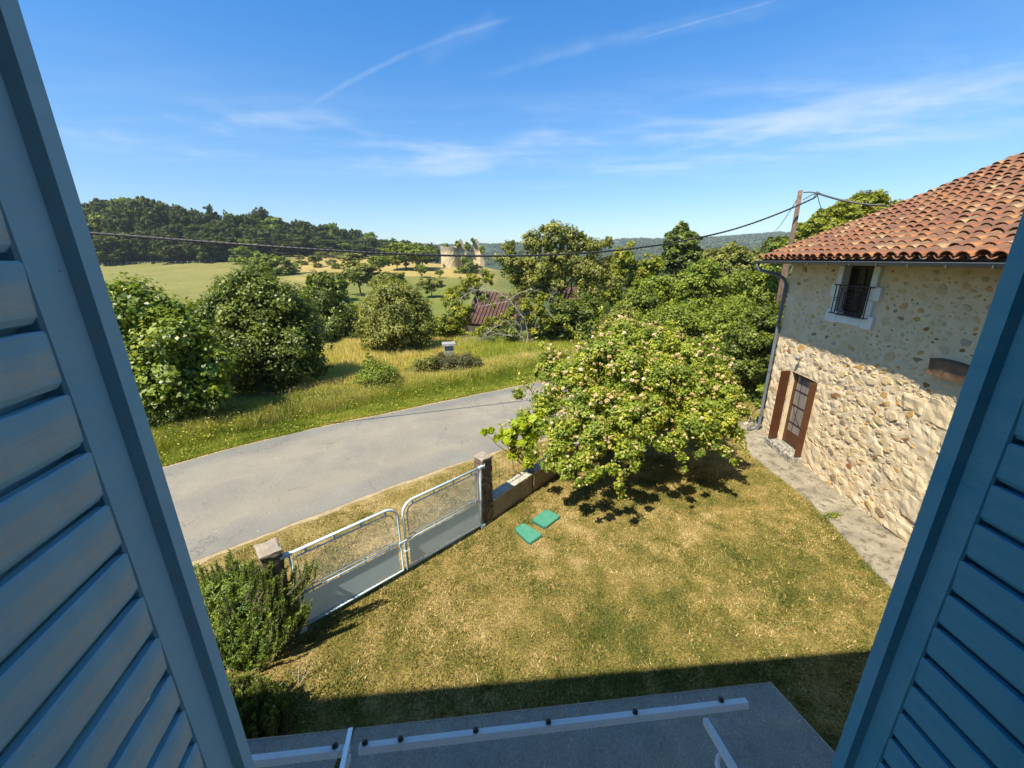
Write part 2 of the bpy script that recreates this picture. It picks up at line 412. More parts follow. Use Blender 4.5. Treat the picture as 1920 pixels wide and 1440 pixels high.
def crown_mesh(name, lobes, n, leaf, g, aspect=.62, fold=.18, core=.25, **k):
    P, Nn, t = lobe_points(lobes, n, g, **k)
    sz = leaf * g.uniform(.65, 1.3, len(P))
    nc = int(n * core); Lb = np.array(lobes, float); w = Lb[:, 3] * Lb[:, 5]; li = g.choice(len(Lb), nc, p=w / w.sum())
    Pc = Lb[li, :3] + unit(g.normal(size=(nc, 3))) * (g.random(nc) ** .5 * .86)[:, None] * Lb[li, 3:]
    P = np.concatenate([P, Pc]); Nn = np.concatenate([Nn, unit(g.normal(size=(nc, 3)))]); t = np.concatenate([t, np.clip(g.normal(.4, .2, nc), 0, 1)]); sz = np.concatenate([sz, leaf * g.uniform(1.1, 2.0, nc)])
    v, f, tt = leaf_cards(P, Nn, sz, t, aspect, fold, g)
    return np_mesh(name, v, f, {'tint': tt})
def limbs(mb, base, tips, r0, g, trunk_top=None, n=6):
    b = np.array(base, float); tt = np.array(trunk_top if trunk_top is not None else b + (np.mean(tips, 0) - b) * .55)
    k = 5; pts = [b + (tt - b) * i / k + np.array([*(g.normal(size=2) * r0 * .5), 0]) * (0 < i < k) for i in range(k + 1)]
    mb.tube(pts, [r0 * (1.25 if i == 0 else 1 - .1 * i) for i in range(k + 1)], n)
    for tp in tips:
        tp = np.array(tp, float); s = b + (tt - b) * g.uniform(.45, 1.0); m1 = s * .6 + tp * .4 + g.normal(size=3) * np.linalg.norm(tp - s) * .08
        m2 = s * .25 + tp * .75 + g.normal(size=3) * np.linalg.norm(tp - s) * .07
        mb.tube([s, m1, m2, tp], [r0 * .5, r0 * .36, r0 * .22, r0 * .07], max(4, n - 2))
    return mb
def lobe_px(px, py, r, Y, fl=1.0, fy=1.0):
    c = at(px, py, Y); rr = r / 800.0 * Y
    return [c[0], c[1], c[2], rr, rr * fy, rr * fl]
def plant(name, label, cat, lobes, base, n, leaf, key, seed, trunk=None, group=None, bark=BARK, stems=True, **k):
    """a tree or bush: Empty at its base > crown (foliage), trunk"""
    g = np.random.default_rng(seed); b = np.array(base, float)
    root = thing(name, label, cat, tuple(b), 0, group)
    L2 = [[l[0] - b[0], l[1] - b[1], l[2] - b[2], *l[3:]] for l in lobes]
    nm = 'foliage' if ('bush' in name or 'shrub' in name) else 'crown'
    link(nm, crown_mesh(nm, L2, n, leaf, g, **k), G[key], root)
    if stems:
        mb = MB(); hh = np.mean([l[2] for l in L2])
        limbs(mb, (0, 0, -.1), [l[:3] for l in L2][:10], trunk or .12, g, (g.normal() * .1, g.normal() * .1, max(.4, hh * .55)))
        part('trunk' if nm == 'crown' else 'stems', mb, bark, root, True)
    return root

# ------------------------------------------------------------------ ground, fields, hills
def grid_mesh(name, xs, ys, zf, attrs=None, smooth=True):
    X, Y = np.meshgrid(xs, ys); Z = zf(X, Y); nx, ny = len(xs), len(ys)
    V = np.stack([X.ravel(), Y.ravel(), Z.ravel()], 1)
    a = (np.arange(ny - 1)[:, None] * nx + np.arange(nx - 1)[None]).ravel()
    Fq = np.stack([a, a + 1, a + nx + 1, a + nx], 1)
    at_ = {k: f(X.ravel(), Y.ravel()) for k, f in (attrs or {}).items()}
    return np_mesh(name, V, Fq, at_, smooth)

def lerp3(a, b, t): return np.array(a)[None] * (1 - t[:, None]) + np.array(b)[None] * t[:, None]
def field_colour(x, y):
    u = x / np.maximum(y, 8)
    n = fbm(x / 9, y / 9, 4, 11); n2 = fbm(x / 2.2, y / 2.2, 3, 21); big = fbm(x / 60, y / 60, 3, 31)
    green = lerp3((.10, .13, .022), (.165, .175, .040), n)
    pale = lerp3((.16, .16, .045), (.225, .20, .07), n2 * .6 + n * .4)
    ochre = lerp3((.26, .20, .06), (.38, .29, .105), n2)
    hay = lerp3((.34, .28, .09), (.46, .37, .15), n2)
    dark = lerp3((.035, .05, .02), (.06, .075, .028), n)
    def mixc(c, d, m): return c * (1 - m[:, None]) + d * m[:, None]
    c = green.copy()
    # mown pale field on the left beyond the trees
    c = mixc(c, pale, sstep(60, 100, y + 25 * (n - .5)) * sstep(-.42, -.52, u + .05 * (n - .5)) * sstep(192, 184, y))
    c = mixc(c, pale * .9, sstep(85, 110, y + 30 * (n - .5)) * sstep(-.5, -.45, u) * sstep(.1, 0, u) * .5)
    # ochre hay meadow higher up
    mo = sstep(118, 130, y + 14 * (n - .5)) * sstep(-.545, -.52, u + .03 * (n - .5)) * sstep(-.02, -.06, u) * sstep(270, 240, y)
    strip = sstep(6, 10, np.abs(y + u * 40 - 118 + 6 * (n - .5)))
    c = mixc(c, ochre, mo * np.clip(strip + .1, 0, 1))
    # tall dry grass just behind the verge
    c = mixc(c, hay, sstep(14.5, 16, y) * sstep(30, 24, y + 3 * (n - .5)) * sstep(-.55, -.40, u) * sstep(.15, .02, u) * .95)
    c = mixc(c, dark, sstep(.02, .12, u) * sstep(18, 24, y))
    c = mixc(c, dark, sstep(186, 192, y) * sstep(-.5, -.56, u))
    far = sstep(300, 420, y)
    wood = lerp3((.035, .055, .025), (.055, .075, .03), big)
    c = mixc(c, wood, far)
    return c
hx = np.sinh(np.linspace(-5.2, 5.2, 300)) ; hx = hx / hx.max() * 4200
hy = np.concatenate([-np.geomspace(1500, 2, 40), np.linspace(-1.8, 34, 90), np.geomspace(34.6, 6000, 230)])
def fieldz(x, y):
    z = hgt(x, y) - 0.02
    z = z + sstep(30, 60, y) * (fbm(x / 14, y / 14, 3, 3) - .5) * .5
    return z
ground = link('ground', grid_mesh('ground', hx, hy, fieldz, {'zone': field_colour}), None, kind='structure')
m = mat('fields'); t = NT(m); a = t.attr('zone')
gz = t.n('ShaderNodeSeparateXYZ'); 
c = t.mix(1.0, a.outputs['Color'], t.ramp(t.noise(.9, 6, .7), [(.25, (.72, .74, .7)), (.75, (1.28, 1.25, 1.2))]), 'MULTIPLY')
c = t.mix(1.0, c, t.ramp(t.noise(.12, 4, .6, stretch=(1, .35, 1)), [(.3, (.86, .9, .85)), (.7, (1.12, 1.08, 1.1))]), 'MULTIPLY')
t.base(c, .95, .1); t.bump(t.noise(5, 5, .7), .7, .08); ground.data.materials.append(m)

# ---- road with sandy shoulders, verge and lawn
NEAR = np.array([(-14, -1.2), (-9, 2.9), (-5.64, 5.71), (-4.74, 6.45), (-3.85, 7.2), (-2.67, 8.2), (-1.2, 9.26), (-.24, 9.9), (1.6, 11.0), (4.5, 12.6), (8, 14.4), (14, 17.2), (24, 21.5), (40, 28)])
FAR = np.array([(-20, -1.5), (-13, 5.2), (-8.94, 9.01), (-8.23, 9.75), (-7.24, 10.6), (-6.31, 11.3), (-5.54, 11.85), (-4.29, 12.6), (-3.09, 13.4), (-.3, 15.15), (1.2, 16.1), (4, 17.6), (8, 19.6), (14, 22.4), (24, 26.8), (40, 33.5)])
def dens(P, step):
    seg = np.r_[0, np.cumsum(np.linalg.norm(np.diff(P, axis=0), axis=1))]; s = np.linspace(0, seg[-1], int(seg[-1] / step))
    return np.stack([np.interp(s, seg, P[:, 0]), np.interp(s, seg, P[:, 1])], 1)
def ribbon(name, A, B, z, zj=0.0, cols=10, edge=0.0, seed=0):
    n = 420
    def rs(P):
        seg = np.r_[0, np.cumsum(np.linalg.norm(np.diff(P, axis=0), axis=1))]; s = np.linspace(0, seg[-1], n)
        k = np.ones(7) / 7
        q = np.stack([np.interp(s, seg, P[:, 0]), np.interp(s, seg, P[:, 1])], 1)
        qs = q.copy(); qs[3:-3, 0] = np.convolve(q[:, 0], k, 'valid'); qs[3:-3, 1] = np.convolve(q[:, 1], k, 'valid'); return qs
    a, b = rs(np.array(A, float)), rs(np.array(B, float)); d = unit(b - a)
    if edge:
        i = np.arange(n)
        a = a + d * ((fbm(i / 4.0, i * 0 + seed, 3, 7) - .5) * edge)[:, None]; b = b + d * ((fbm(i / 4.0, i * 0 + seed + 9, 3, 8) - .5) * edge)[:, None]
    tt = np.linspace(0, 1, cols)[None, :, None]; P = a[:, None] * (1 - tt) + b[:, None] * tt
    x, y = P[..., 0].ravel(), P[..., 1].ravel()
    zz = np.full(x.shape, float(z)) + np.minimum(0, hgt(x, y)) + (zj * np.sin(np.tile(np.linspace(0, math.pi, cols), n)))
    i = (np.arange(n - 1)[:, None] * cols + np.arange(cols - 1)[None]).ravel()
    return np_mesh(name, np.stack([x, y, zz], 1), np.stack([i, i + cols, i + cols + 1, i + 1], 1), {'across': np.tile(np.linspace(0, 1, cols), n)}, True)
def off(P, d):
    T = np.gradient(P, axis=0); T = unit(T); Nn = np.stack([-T[:, 1], T[:, 0]], 1); return P + Nn * d
road = link('road', ribbon('road', NEAR, FAR, .014, .03, 14, .10), None, kind='structure')
m = mat('asphalt'); t = NT(m); ac = t.attr('across').outputs['Fac']
c = t.ramp(t.noise(.55, 5, .65), [(.3, (.20, .18, .145)), (.7, (.262, .238, .188))])
edge = t.ramp(ac, [(0, (.84, .88, .93)), (.10, (.90, .92, .95)), (.2, (1.04, 1.02, .98)), (.45, (.94, .95, .97)), (.6, (1.04, 1.02, .99)), (.84, (1, 1, 1)), (.93, (.80, .85, .92)), (1, (.78, .83, .9))])
c = t.mix(1.0, c, edge, 'MULTIPLY')
c = t.mix(1.0, c, t.ramp(t.noise(60, 3, .8), [(.35, (.72, .72, .72)), (.65, (1.24, 1.24, 1.22))]), 'MULTIPLY')
cr = t.mr(t.noise(1.3, 6, .75, stretch=(1, 2.2, 1), dist=.6), .62, .70)
cr = t.math('MULTIPLY', cr, t.mr(t.noise(26, 3, .7), .48, .6))
c = t.mix(t.math('MULTIPLY', cr, .9), c, (.08, .08, .08))
c = t.mix(t.mr(t.noise(.8, 3, .5, stretch=(1, 1.6, 1)), .56, .60, 0, .22), c, (.15, .145, .135))
vo = t.n('ShaderNodeTexVoronoi'); vo.feature = 'DISTANCE_TO_EDGE'; vo.inputs['Scale'].default_value = .55; dv_ = t.n('ShaderNodeVectorMath'); dv_.operation = 'ADD'; t.L.new(t.tc.outputs['Object'], dv_.inputs[0]); nz_ = t.n('ShaderNodeTexNoise'); nz_.inputs['Scale'].default_value = 2.2; nz_.inputs['Detail'].default_value = 6; t.L.new(t.tc.outputs['Object'], nz_.inputs['Vector']); t.L.new(nz_.outputs['Color'], dv_.inputs[1]); t.L.new(dv_.outputs[0], vo.inputs['Vector'])
c = t.mix(t.math('MULTIPLY', t.mr(vo.outputs['Distance'], .010, .003), t.mr(t.noise(.5, 3, .5), .48, .56, 0, .7)), c, (.09, .088, .08))
c = t.mix(t.mr(t.noise(9, 2, .4), .73, .78, 0, .5), c, (.42, .38, .30))
t.base(c, .85, .25); t.bump(t.noise(90, 3, .8), .35, .006); road.data.materials.append(m)

SAND = mat('sandy_grit'); t = NT(SAND)
c = t.ramp(t.noise(7, 6, .75), [(.25, (.22, .165, .08)), (.55, (.36, .28, .16)), (.8, (.50, .41, .27))])
t.base(c, .95, .1); t.bump(t.noise(70, 4, .8), .6, .01)
link('shoulder', ribbon('shoulder', off(NEAR, -.16), off(NEAR, .16), .009, 0, 5, .36, 3), SAND, kind='structure')
link('shoulder', ribbon('shoulder', off(FAR, -.08), off(FAR, .10), .009, 0, 5, .22, 5), SAND, kind='structure')

def near_edge_y(x): return np.interp(x, NEAR[:, 0], NEAR[:, 1])
def far_edge_y(x): return np.interp(x, FAR[:, 0], FAR[:, 1])
def lawn_patch(x, y):
    """0 = green, 1 = straw"""
    a = fbm(x / 1.1 + 3, y / 1.1, 4, 41); b = fbm(x / .28, y / .28, 3, 51); c_ = vn(x / .11, y / .11, 57)
    p = .465 + .55 * (a - .5) + .75 * (b - .5) + .34 * (c_ - .5)
    for (gx, gy, gr, am) in ((1.3, 3.9, .9, -.16), (2.6, 4.6, 1.0, -.10), (.2, 5.8, 1.2, .06), (1.3, 6.3, 1.0, .10), (-.7, 4.9, .6, .12), (2.9, 6.0, 1.5, .05), (5.0, 6.6, 1.6, -.05), (-1.2, 3.4, .7, -.2), (6, 9.6, 1, .1), (4.3, 5.0, .8, -.18)):
        p = p + am * np.exp(-((x - gx) ** 2 + (y - gy) ** 2) / gr ** 2)
    out = sstep(.15, -.25, near_gate_side(x, y))
    p = p + .16 * out
    return np.clip(p, 0, 1)
def near_gate_side(x, y):
    """signed distance from the line of gate and low wall, positive inside the yard"""
    return np.where(x < -.55, (x + .6) * .68 - (y - 6.54) * .73, (x + .6) * .76 - (y - 6.54) * .65)
lx = np.arange(-9, 9.4, .09); ly = np.arange(-.6, 16, .09)
LM = link('lawn', grid_mesh('lawn', lx, ly, lambda x, y: np.where(y > near_edge_y(x) + .10, -.04, .004) + (fbm(x / .5, y / .5, 3, 61) - .5) * .03 * sstep(0, .4, near_edge_y(x) - .2 - y),
       {'patch': lawn_patch}), None, kind='structure')
m = mat('dry_lawn'); t = NT(m); pa = t.attr('patch').outputs['Fac']
pj = t.math('ADD', pa, t.math('MULTIPLY', t.math('SUBTRACT', t.noise(26, 5, .8), .5), 1.3))
c = t.ramp(pj, [(.05, (.11, .11, .026)), (.35, (.205, .165, .045)), (.6, (.29, .215, .075)), (.85, (.36, .27, .12)), (1, (.44, .33, .16))])
c = t.mix(t.mr(t.noise(1.1, 4, .6), .6, .72, 0, .55), c, (.20, .12, .055))
c = t.mix(1.0, c, t.ramp(t.noise(150, 3, .8), [(.3, (.4, .4, .4)), (.7, (1.6, 1.6, 1.5))]), 'MULTIPLY')
c = t.mix(1.0, c, t.ramp(t.noise(42, 4, .8), [(.33, (.34, .34, .34)), (.66, (1.5, 1.48, 1.4))]), 'MULTIPLY')
t.base(c, .95, .1); t.bump(t.noise(55, 5, .8), .9, .03); LM.data.materials.append(m)

def blades(n, xy, h, w, tint, g, lean=.5, zf=None, bend=.5):
    x, y = xy; z = zf(x, y) if zf is not None else np.zeros(n)
    a = g.uniform(0, 2 * math.pi, n); b = g.uniform(0, 2 * math.pi, n); ln = np.abs(g.normal(0, lean, n))
    sx, sy = np.cos(a) * w / 2, np.sin(a) * w / 2
    tx, ty = np.cos(b) * ln * h, np.sin(b) * ln * h
    v = np.stack([np.stack([x - sx, y - sy, z], 1), np.stack([x + sx, y + sy, z], 1), np.stack([x + tx, y + ty, z + h * (1 - bend * .4 * ln)], 1)], 1).reshape(-1, 3)
    return np_mesh('grass', v, np.arange(3 * n).reshape(n, 3), {'tint': np.repeat(np.clip(tint, 0, 1), 3)})
def scatter(n, poly, g):
    poly = np.array(poly); lo, hi = poly.min(0), poly.max(0); X = []; Y = []; tot = 0
    while tot < n:
        p = g.uniform(lo, hi, (n, 2)); ins = np.zeros(n, bool); j = len(poly) - 1
        for i in range(len(poly)):
            xi, yi = poly[i]; xj, yj = poly[j]
            c_ = ((yi > p[:, 1]) != (yj > p[:, 1])) & (p[:, 0] < (xj - xi) * (p[:, 1] - yi) / (yj - yi + 1e-12) + xi); ins ^= c_; j = i
        X.append(p[ins, 0]); Y.append(p[ins, 1]); tot += ins.sum()
    return np.concatenate(X)[:n], np.concatenate(Y)[:n]
g = np.random.default_rng(3)
n = 360000
x, y = scatter(n, [(-6, .6), (-5.3, 5.7), (-3.9, 6.95), (-1.3, 8.95), (.6, 10.2), (6.4, 12.5), (6.75, 10), (6.4, 5.3), (6.2, .6)], g)
keep = g.random(n) < np.clip(2.2 - np.hypot(x, y) / 6.0, .35, 1)
for (qx, qy) in ((.26, 6.34), (.65, 6.77)): keep &= np.hypot(x - qx, y - qy) > .30
x, y = x[keep], y[keep]; n = len(x)
pt = lawn_patch(x, y)
grass = link('grass', blades(n, (x, y), g.uniform(.014, .050, n) * (1.25 - .5 * pt), g.uniform(.011, .022, n), np.clip(pt * .92 + .0 + g.normal(0, .30, n), 0, 1), g, .9), G['grassblade'], kind='stuff')

# verge beyond the road: short at the kerb, waist-high further back
g = np.random.default_rng(4)
vx, vy = np.arange(-16, 14, .16), np.arange(2, 30, .16)
def vergecol(x, y):
    d = y - far_edge_y(x); n = fbm(x / 1.5, y / 1.5, 4, 71); u = x / np.maximum(y, 5)
    t_ = np.clip(.25 + .55 * sstep(1.2, 3.5, d) * sstep(-.62, -.35, u) + .9 * (n - .5) + .45 * sstep(.45, .0, d) + .3 * (fbm(x / .3, y / .3, 2, 73) - .5), 0, 1)
    return t_
VG = link('verge', grid_mesh('verge', vx, vy, lambda x, y: np.where(y < far_edge_y(x) - .12, -.05, .002 + .05 * sstep(.1, 1.2, y - far_edge_y(x))) + hgt(x, y), {'patch': vergecol}), None, kind='structure')
m = mat('verge_ground'); t = NT(m); pa = t.attr('patch').outputs['Fac']
pj = t.math('ADD', pa, t.math('MULTIPLY', t.math('SUBTRACT', t.noise(14, 5, .75), .5), .7))
c = t.ramp(pj, [(0, (.09, .12, .018)), (.4, (.18, .19, .04)), (.75, (.34, .29, .09)), (1, (.45, .37, .17))])
t.base(c, .95, .1); t.bump(t.noise(20, 5, .8), .9, .05); VG.data.materials.append(m)
def along(xlo, xhi, n, g, dmax, p=1.0):
    x = g.uniform(xlo, xhi, n); d = .12 + (g.random(n) ** p) * dmax; return x, far_edge_y(x) + d, d
n = 210000
x, y, d = along(-13, 3.5, n, g, 4.2, 1.1)
cl = fbm(x / .55, y / .55, 3, 81)
h = (.05 + .38 * sstep(.7, 2.4, d) * (.4 + cl)) * g.uniform(.5, 1.3, n)
tn = vergecol(x, y) * .75 + .35 * sstep(.8, 2.2, d) * sstep(.45, .7, cl) + g.normal(0, .20, n) - .05
link('verge_grass', blades(n, (x, y), h, .016 + .016 * h, tn, g, .5, lambda x, y: hgt(x, y) + .02), G['verge'], kind='stuff')
n = 120000
x = g.uniform(-11, 4.5, n); y = g.uniform(15, 29, n); k = (y > far_edge_y(x) + 2.2) & (x / y > -.62); x, y = x[k], y[k]; n = len(x)
cl = fbm(x / .8, y / .8, 3, 91)
h = g.uniform(.2, .5, n) * (.5 + cl)
link('hay_grass', blades(n, (x, y), h, .03 + .03 * g.random(n), .80 + .5 * (cl - .5) + g.normal(0, .12, n) - .45 * sstep(-.2, -.05, x / y), g, .35, lambda x, y: hgt(x, y) + .0), G['verge'], kind='stuff')
n = 90000
x, y, d = along(-13, 3.5, n, g, 1.5, 1.0)
tn = vergecol(x, y) * .9 + .5 * (fbm(x / .25, y / .25, 2, 85) - .5) + g.normal(0, .16, n)
link('verge_turf', blades(n, (x, y), g.uniform(.03, .11, n), g.uniform(.014, .026, n), tn, g, .9, lambda x, y: hgt(x, y) + .01), G['verge'], kind='stuff')
# broad-leaved weeds and seed heads mixed into the verge
n = 15000
x, y, d = along(-12.5, 3.2, n, g, 3.6, .9); cl = fbm(x / .45, y / .45, 3, 95); k = cl > .50; x, y, d = x[k], y[k], d[k]; n = len(x)
P = np.stack([x, y, hgt(x, y) + .04 + g.random(n) * (.10 + .38 * sstep(.6, 2.2, d))], 1)
v, f, tq = leaf_cards(P, g.normal(size=(n, 3)) * .7 + (0, 0, 1), g.uniform(.03, .085, n), np.clip(g.normal(.35, .25, n), 0, 1), .55, .2, g); link('verge_weeds', np_mesh('verge_weeds', v, f, {'tint': tq}), G['verge'], kind='stuff')
n = 9000
x, y, d = along(-10, 3.4, n, g, 4.2, .8); k = d > 1.3; x, y = x[k], y[k]; n = len(x); P = np.stack([x, y, hgt(x, y) + g.uniform(.3, .62, n)], 1)
v, f, tq = leaf_cards(P, g.normal(size=(n, 3)), g.uniform(.03, .07, n), g.uniform(.4, 1, n), .28, .1, g, droop=-1.5); link('verge_seed_heads', np_mesh('verge_seed_heads', v, f, {'tint': tq}), G['dry'], kind='stuff')
# seeded stalks at the foot of the dark trees
n = 1500
x = g.uniform(-8.4, -5.2, n); y = far_edge_y(x) + g.uniform(1.2, 3.4, n)
link('seeding_grass', blades(n, (x, y), g.uniform(.3, .75, n), np.full(n, .010), g.uniform(.1, 1, n), g, .35, lambda x, y: x * 0), G['dry'], kind='stuff')
# ------------------------------------------------------------------ building helpers
import bmesh
from mathutils import noise as mn
def rough_box(a, b, seg=.05, amp=.012, freq=6, rnd=.02, seed=0):
    bm = bmesh.new(); bmesh.ops.create_cube(bm, size=1.0)
    s = [b[i] - a[i] for i in range(3)]; c = [(b[i] + a[i]) / 2 for i in range(3)]
    for v in bm.verts: v.co = Vector([v.co[i] * s[i] + c[i] for i in range(3)])
    for _ in range(7):
        long_ = [e for e in bm.edges if e.calc_length() > seg * 1.5]
        if not long_: break
        bmesh.ops.subdivide_edges(bm, edges=long_, cuts=1, use_grid_fill=True)
    cc = Vector(c)
    for v in bm.verts:
        q = v.co.copy(); ex = sum(1 for i in range(3) if abs(abs(q[i] - c[i]) - s[i] / 2) < 1e-5)
        dirv = (q - cc).normalized()
        if ex >= 2: q = q - Vector([(1 if q[i] > c[i] else -1) * rnd * (abs(abs(q[i] - c[i]) - s[i] / 2) < 1e-5) * (.4 + .8 * mn.noise(q * 9 + Vector((seed, 0, 0)))) for i in range(3)])
        q += Vector([mn.noise(q * freq + Vector((seed + 7.3 * i, i, 0))) * amp for i in range(3)])
        v.co = q
    me = bpy.data.meshes.new('rough'); bmesh.ops.triangulate(bm, faces=[f for f in bm.faces if len(f.verts) > 4]); bm.to_mesh(me); bm.free()
    return me
def plane_hit(px, py, P0, Nv):
    r = ray(px, py); o = np.array([0, 0, EYE]); return o + r * (np.dot(np.array(P0) - o, Nv) / np.dot(r, Nv))

# ------------------------------------------------------------------ the house the picture is taken from
PLASTER = simple('house_render', (.50, .44, .34), .9, .2, .12, 3, .4)
STONE_SILL = simple('sill_stone', (.52, .48, .40), .85, .3, .12, 9, .3)
ROOFBACK = simple('roof_terracotta', (.30, .14, .08), .9, .2, .3, 6, .4)
ZINC = simple('zinc', (.095, .10, .105), .5, .5, .12, 5, 0)
hr = thing('house', 'own house front with the open window between the blue shutters', 'house', (0, -.065, 0), math.atan(.076))
wb = MB(); X0, X1, TH = -8.0, 10.0, -.42
wb.box((X0, TH, -.1), (-.37, 0, 6.5)); wb.box((.71, TH, -.1), (X1, 0, 6.5)); wb.box((-.37, TH, -.1), (.71, 0, 3.98)); wb.box((-.37, TH, 5.95), (.71, 0, 6.5))
wb.box((X0, -7, -.1), (X0 + .4, TH, 6.5)); wb.box((X1 - .4, -7, -.1), (X1, TH, 6.5)); wb.box((X0, -7.4, -.1), (X1, -7, 6.5))
wb.box((X0 + .4, -7, 3.4), (X1 - .4, TH, 3.5)); wb.box((X0 + .4, -7, 6.3), (X1 - .4, TH, 6.4))
part('wall', wb, PLASTER, hr)
rb = MB(); rb.prism([(.46, 6.60), (.46, 6.68), (-3.9, 8.75), (-8.0, 6.68), (-8.0, 6.60), (-3.9, 8.62)], X0 - .3, X1 + .3, axis=0); part('roof', rb, ROOFBACK, hr)
gb = MB(); gb.tube([(X0 - .3, .53, 6.58), (X1 + .3, .53, 6.58)], .06, 8); part('gutter', gb, ZINC, hr)
sb = MB(); sb.box((-.40, -.30, 3.93), (.74, .05, 3.99), ch=.006); part('window_sill', sb, STONE_SILL, hr)

# ------------------------------------------------------------------ louvred shutters
def shutter_paint(name, c, worn):
    m = mat(name); t = NT(m)
    n = t.noise(3.2, 6, .65, stretch=(1, 1, 2.5))
    col = t.ramp(n, [(.3, tuple(q * .92 for q in c)), (.6, c), (.8, tuple(min(1, q * 1.08) for q in c))])
    w = t.math('MULTIPLY', t.mr(t.noise(2.4, 6, .7, stretch=(.7, 1, 4), dist=.6), .34, .52), worn)
    if worn > .5:
        sz = t.n('ShaderNodeSeparateXYZ'); t.L.new(t.tc.outputs['Object'], sz.inputs[0]); zz = t.math('ADD', sz.outputs[2], t.math('MULTIPLY', t.math('SUBTRACT', t.noise(9, 4, .6, stretch=(.4, 1, 1)), .5), .03))
        w = t.math('MULTIPLY', w, t.math('MULTIPLY', t.mr(zz, -.016, -.004), t.mr(zz, .028, .018)))
    col = t.mix(w, col, (.66, .64, .52))
    col = t.mix(t.math('MULTIPLY', t.mr(t.noise(40, 3, .6), .70, .74), .6), col, (.10, .15, .2))
    t.base(col, .58, .28); t.bump(t.noise(26, 6, .7, stretch=(.35, 1, 1.6)), .5, .004); return m
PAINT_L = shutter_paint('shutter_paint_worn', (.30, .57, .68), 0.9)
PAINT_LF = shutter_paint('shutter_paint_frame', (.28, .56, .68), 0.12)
PAINT_R = shutter_paint('shutter_paint_dim_lit', (.055, .29, .43), 0.08)  # same paint as the left shutter, its dimmer light put into the colour
IRON = simple('black_iron', (.02, .02, .022), .6, .4, .2, 20)
def louvre_mesh(x0, x1, seed):
    g = np.random.default_rng(seed); n = 14; vs = []; fs = []
    prof = [(.0163, .0345), (.0145, .037), (.006, .037), (-.0165, -.020), (-.0165, -.056), (-.0125, -.056), (-.0105, -.042), (-.003, -.0275), (.0105, -.0225), (.0150, -.0155)]
    for i in range(n + 1):
        x = x0 + (x1 - x0) * i / n; e = 1.0
        wob = (g.random() - .5) * .0016
        for (u, z) in prof: vs.append((x, u * e + wob, z + wob))
    k = len(prof)
    for i in range(n):
        for j in range(k): fs.append((i * k + j, i * k + (j + 1) % k, (i + 1) * k + (j + 1) % k, (i + 1) * k + j))
    fs.append(tuple(range(k))); fs.append(tuple(range(n * k, n * k + k)))
    m_ = MB(); m_.add(vs, fs); return m_
def shutter(label, hinge, direction, width, stile, z0, side, pf, pl):
    """local x runs from the hinge to the free edge, +y (side=1) or -y faces the window opening"""
    a = math.atan2(direction[1], direction[0]); hinge = (hinge[0] + side * math.sin(a) * .027, hinge[1] - side * math.cos(a) * .027); root = thing('window_shutter', label, 'shutter', (hinge[0], hinge[1], EYE), a)
    S = side; TT = .017
    def fl(p): return (p[0], p[1] * S, p[2])
    zb, zt = -1.22, .92
    part('stile', MB().box((width - stile, -TT, zb), (width - .001, TT, zt), fl, .003), pf, root)
    part('stile', MB().box((0, -TT, zb), (.085, TT, zt), fl, .003), pf, root)
    part('rail', MB().box((.085, -TT + .001, zb), (width - stile, TT - .001, zb + .13), fl, .003), pf, root)
    part('rail', MB().box((.085, -TT + .001, zt - .10), (width - stile, TT - .001, zt), fl, .003), pf, root)
    pr = [(width - .029, TT - .001), (width + .006, TT - .001), (width + .006, TT + .007), (width + .002, TT + .012), (width - .022, TT + .012)]
    part('edge_strip', MB().prism(pr, zb, zt, fl, 2), pf, root)
    me = louvre_mesh(.078, width - stile + .006, int(hinge[0] * 100) + 500).mesh('louvre')
    if S < 0:
        for v in me.vertices: v.co.y *= -1
        me.flip_normals()
    k = 0; z = z0 - .0673 * 15
    while z < zt - .14:
        if z > zb + .15:
            link('louvre', me, pl, root, loc=(0, 0, z + .034), rot=(R((k * 37 % 7 - 3) * .35) * S, 0, 0))
        z += .0673; k += 1
    for zz in (-.72, .62): part('strap_hinge', MB().box((-.02, TT, zz), (.16, TT + .005, zz + .04), fl).tube([(-.012, TT + .004, zz - .02), (-.012, TT + .004, zz + .06)], .009, 8, fr=fl), IRON, root)
    return root
dL = (-.2201, .9755); hL = (-.367 - dL[0] * .061, 0 - dL[1] * .061)
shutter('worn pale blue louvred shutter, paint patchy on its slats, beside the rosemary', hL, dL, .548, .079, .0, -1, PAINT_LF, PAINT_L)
shutter('blue louvred shutter, dimmer light painted into its colour, opening in front of the stone house', (.687 + .0, .0215), (0, 1), .548, .0655, .012, 1, PAINT_R, PAINT_R)

# ------------------------------------------------------------------ door canopy under the window
cN = unit(np.array([-.027, .3, 1.0])); cP = np.array([0, 1.24, 3.1])
def cz(x, y): return 3.1 + .3 * (1.24 + .09 * x - y)
def ch(px, py): return plane_hit(px, py, cP, cN)
m = mat('smoked_sheet'); t = NT(m)
sc_ = t.noise(9, 6, .75)
t.base(t.ramp(sc_, [(.3, (.58, .50, .43)), (.7, (.76, .66, .58))]), .35, .5); t.bump(t.noise(40, 3, .6), .06, .002)
tp = t.n('ShaderNodeBsdfTransparent'); tp.inputs[0].default_value = (.97, .97, .98, 1)
ms = t.n('ShaderNodeMixShader'); t.L.new(t.mr(t.noise(60, 5, .8), .3, .7, .15, .24), ms.inputs[0]); t.L.new(tp.outputs[0], ms.inputs[1]); t.L.new(t.b.outputs[0], ms.inputs[2]); 
t.L.new(ms.outputs[0], t.out.inputs[0]); SHEET = m
ALU = simple('pale_blue_metal', (.90, .95, .96), .4, .5, .06, 8)
SHEETEDGE = simple('sheet_edge', (.42, .40, .36), .4, .5, .1, 8)
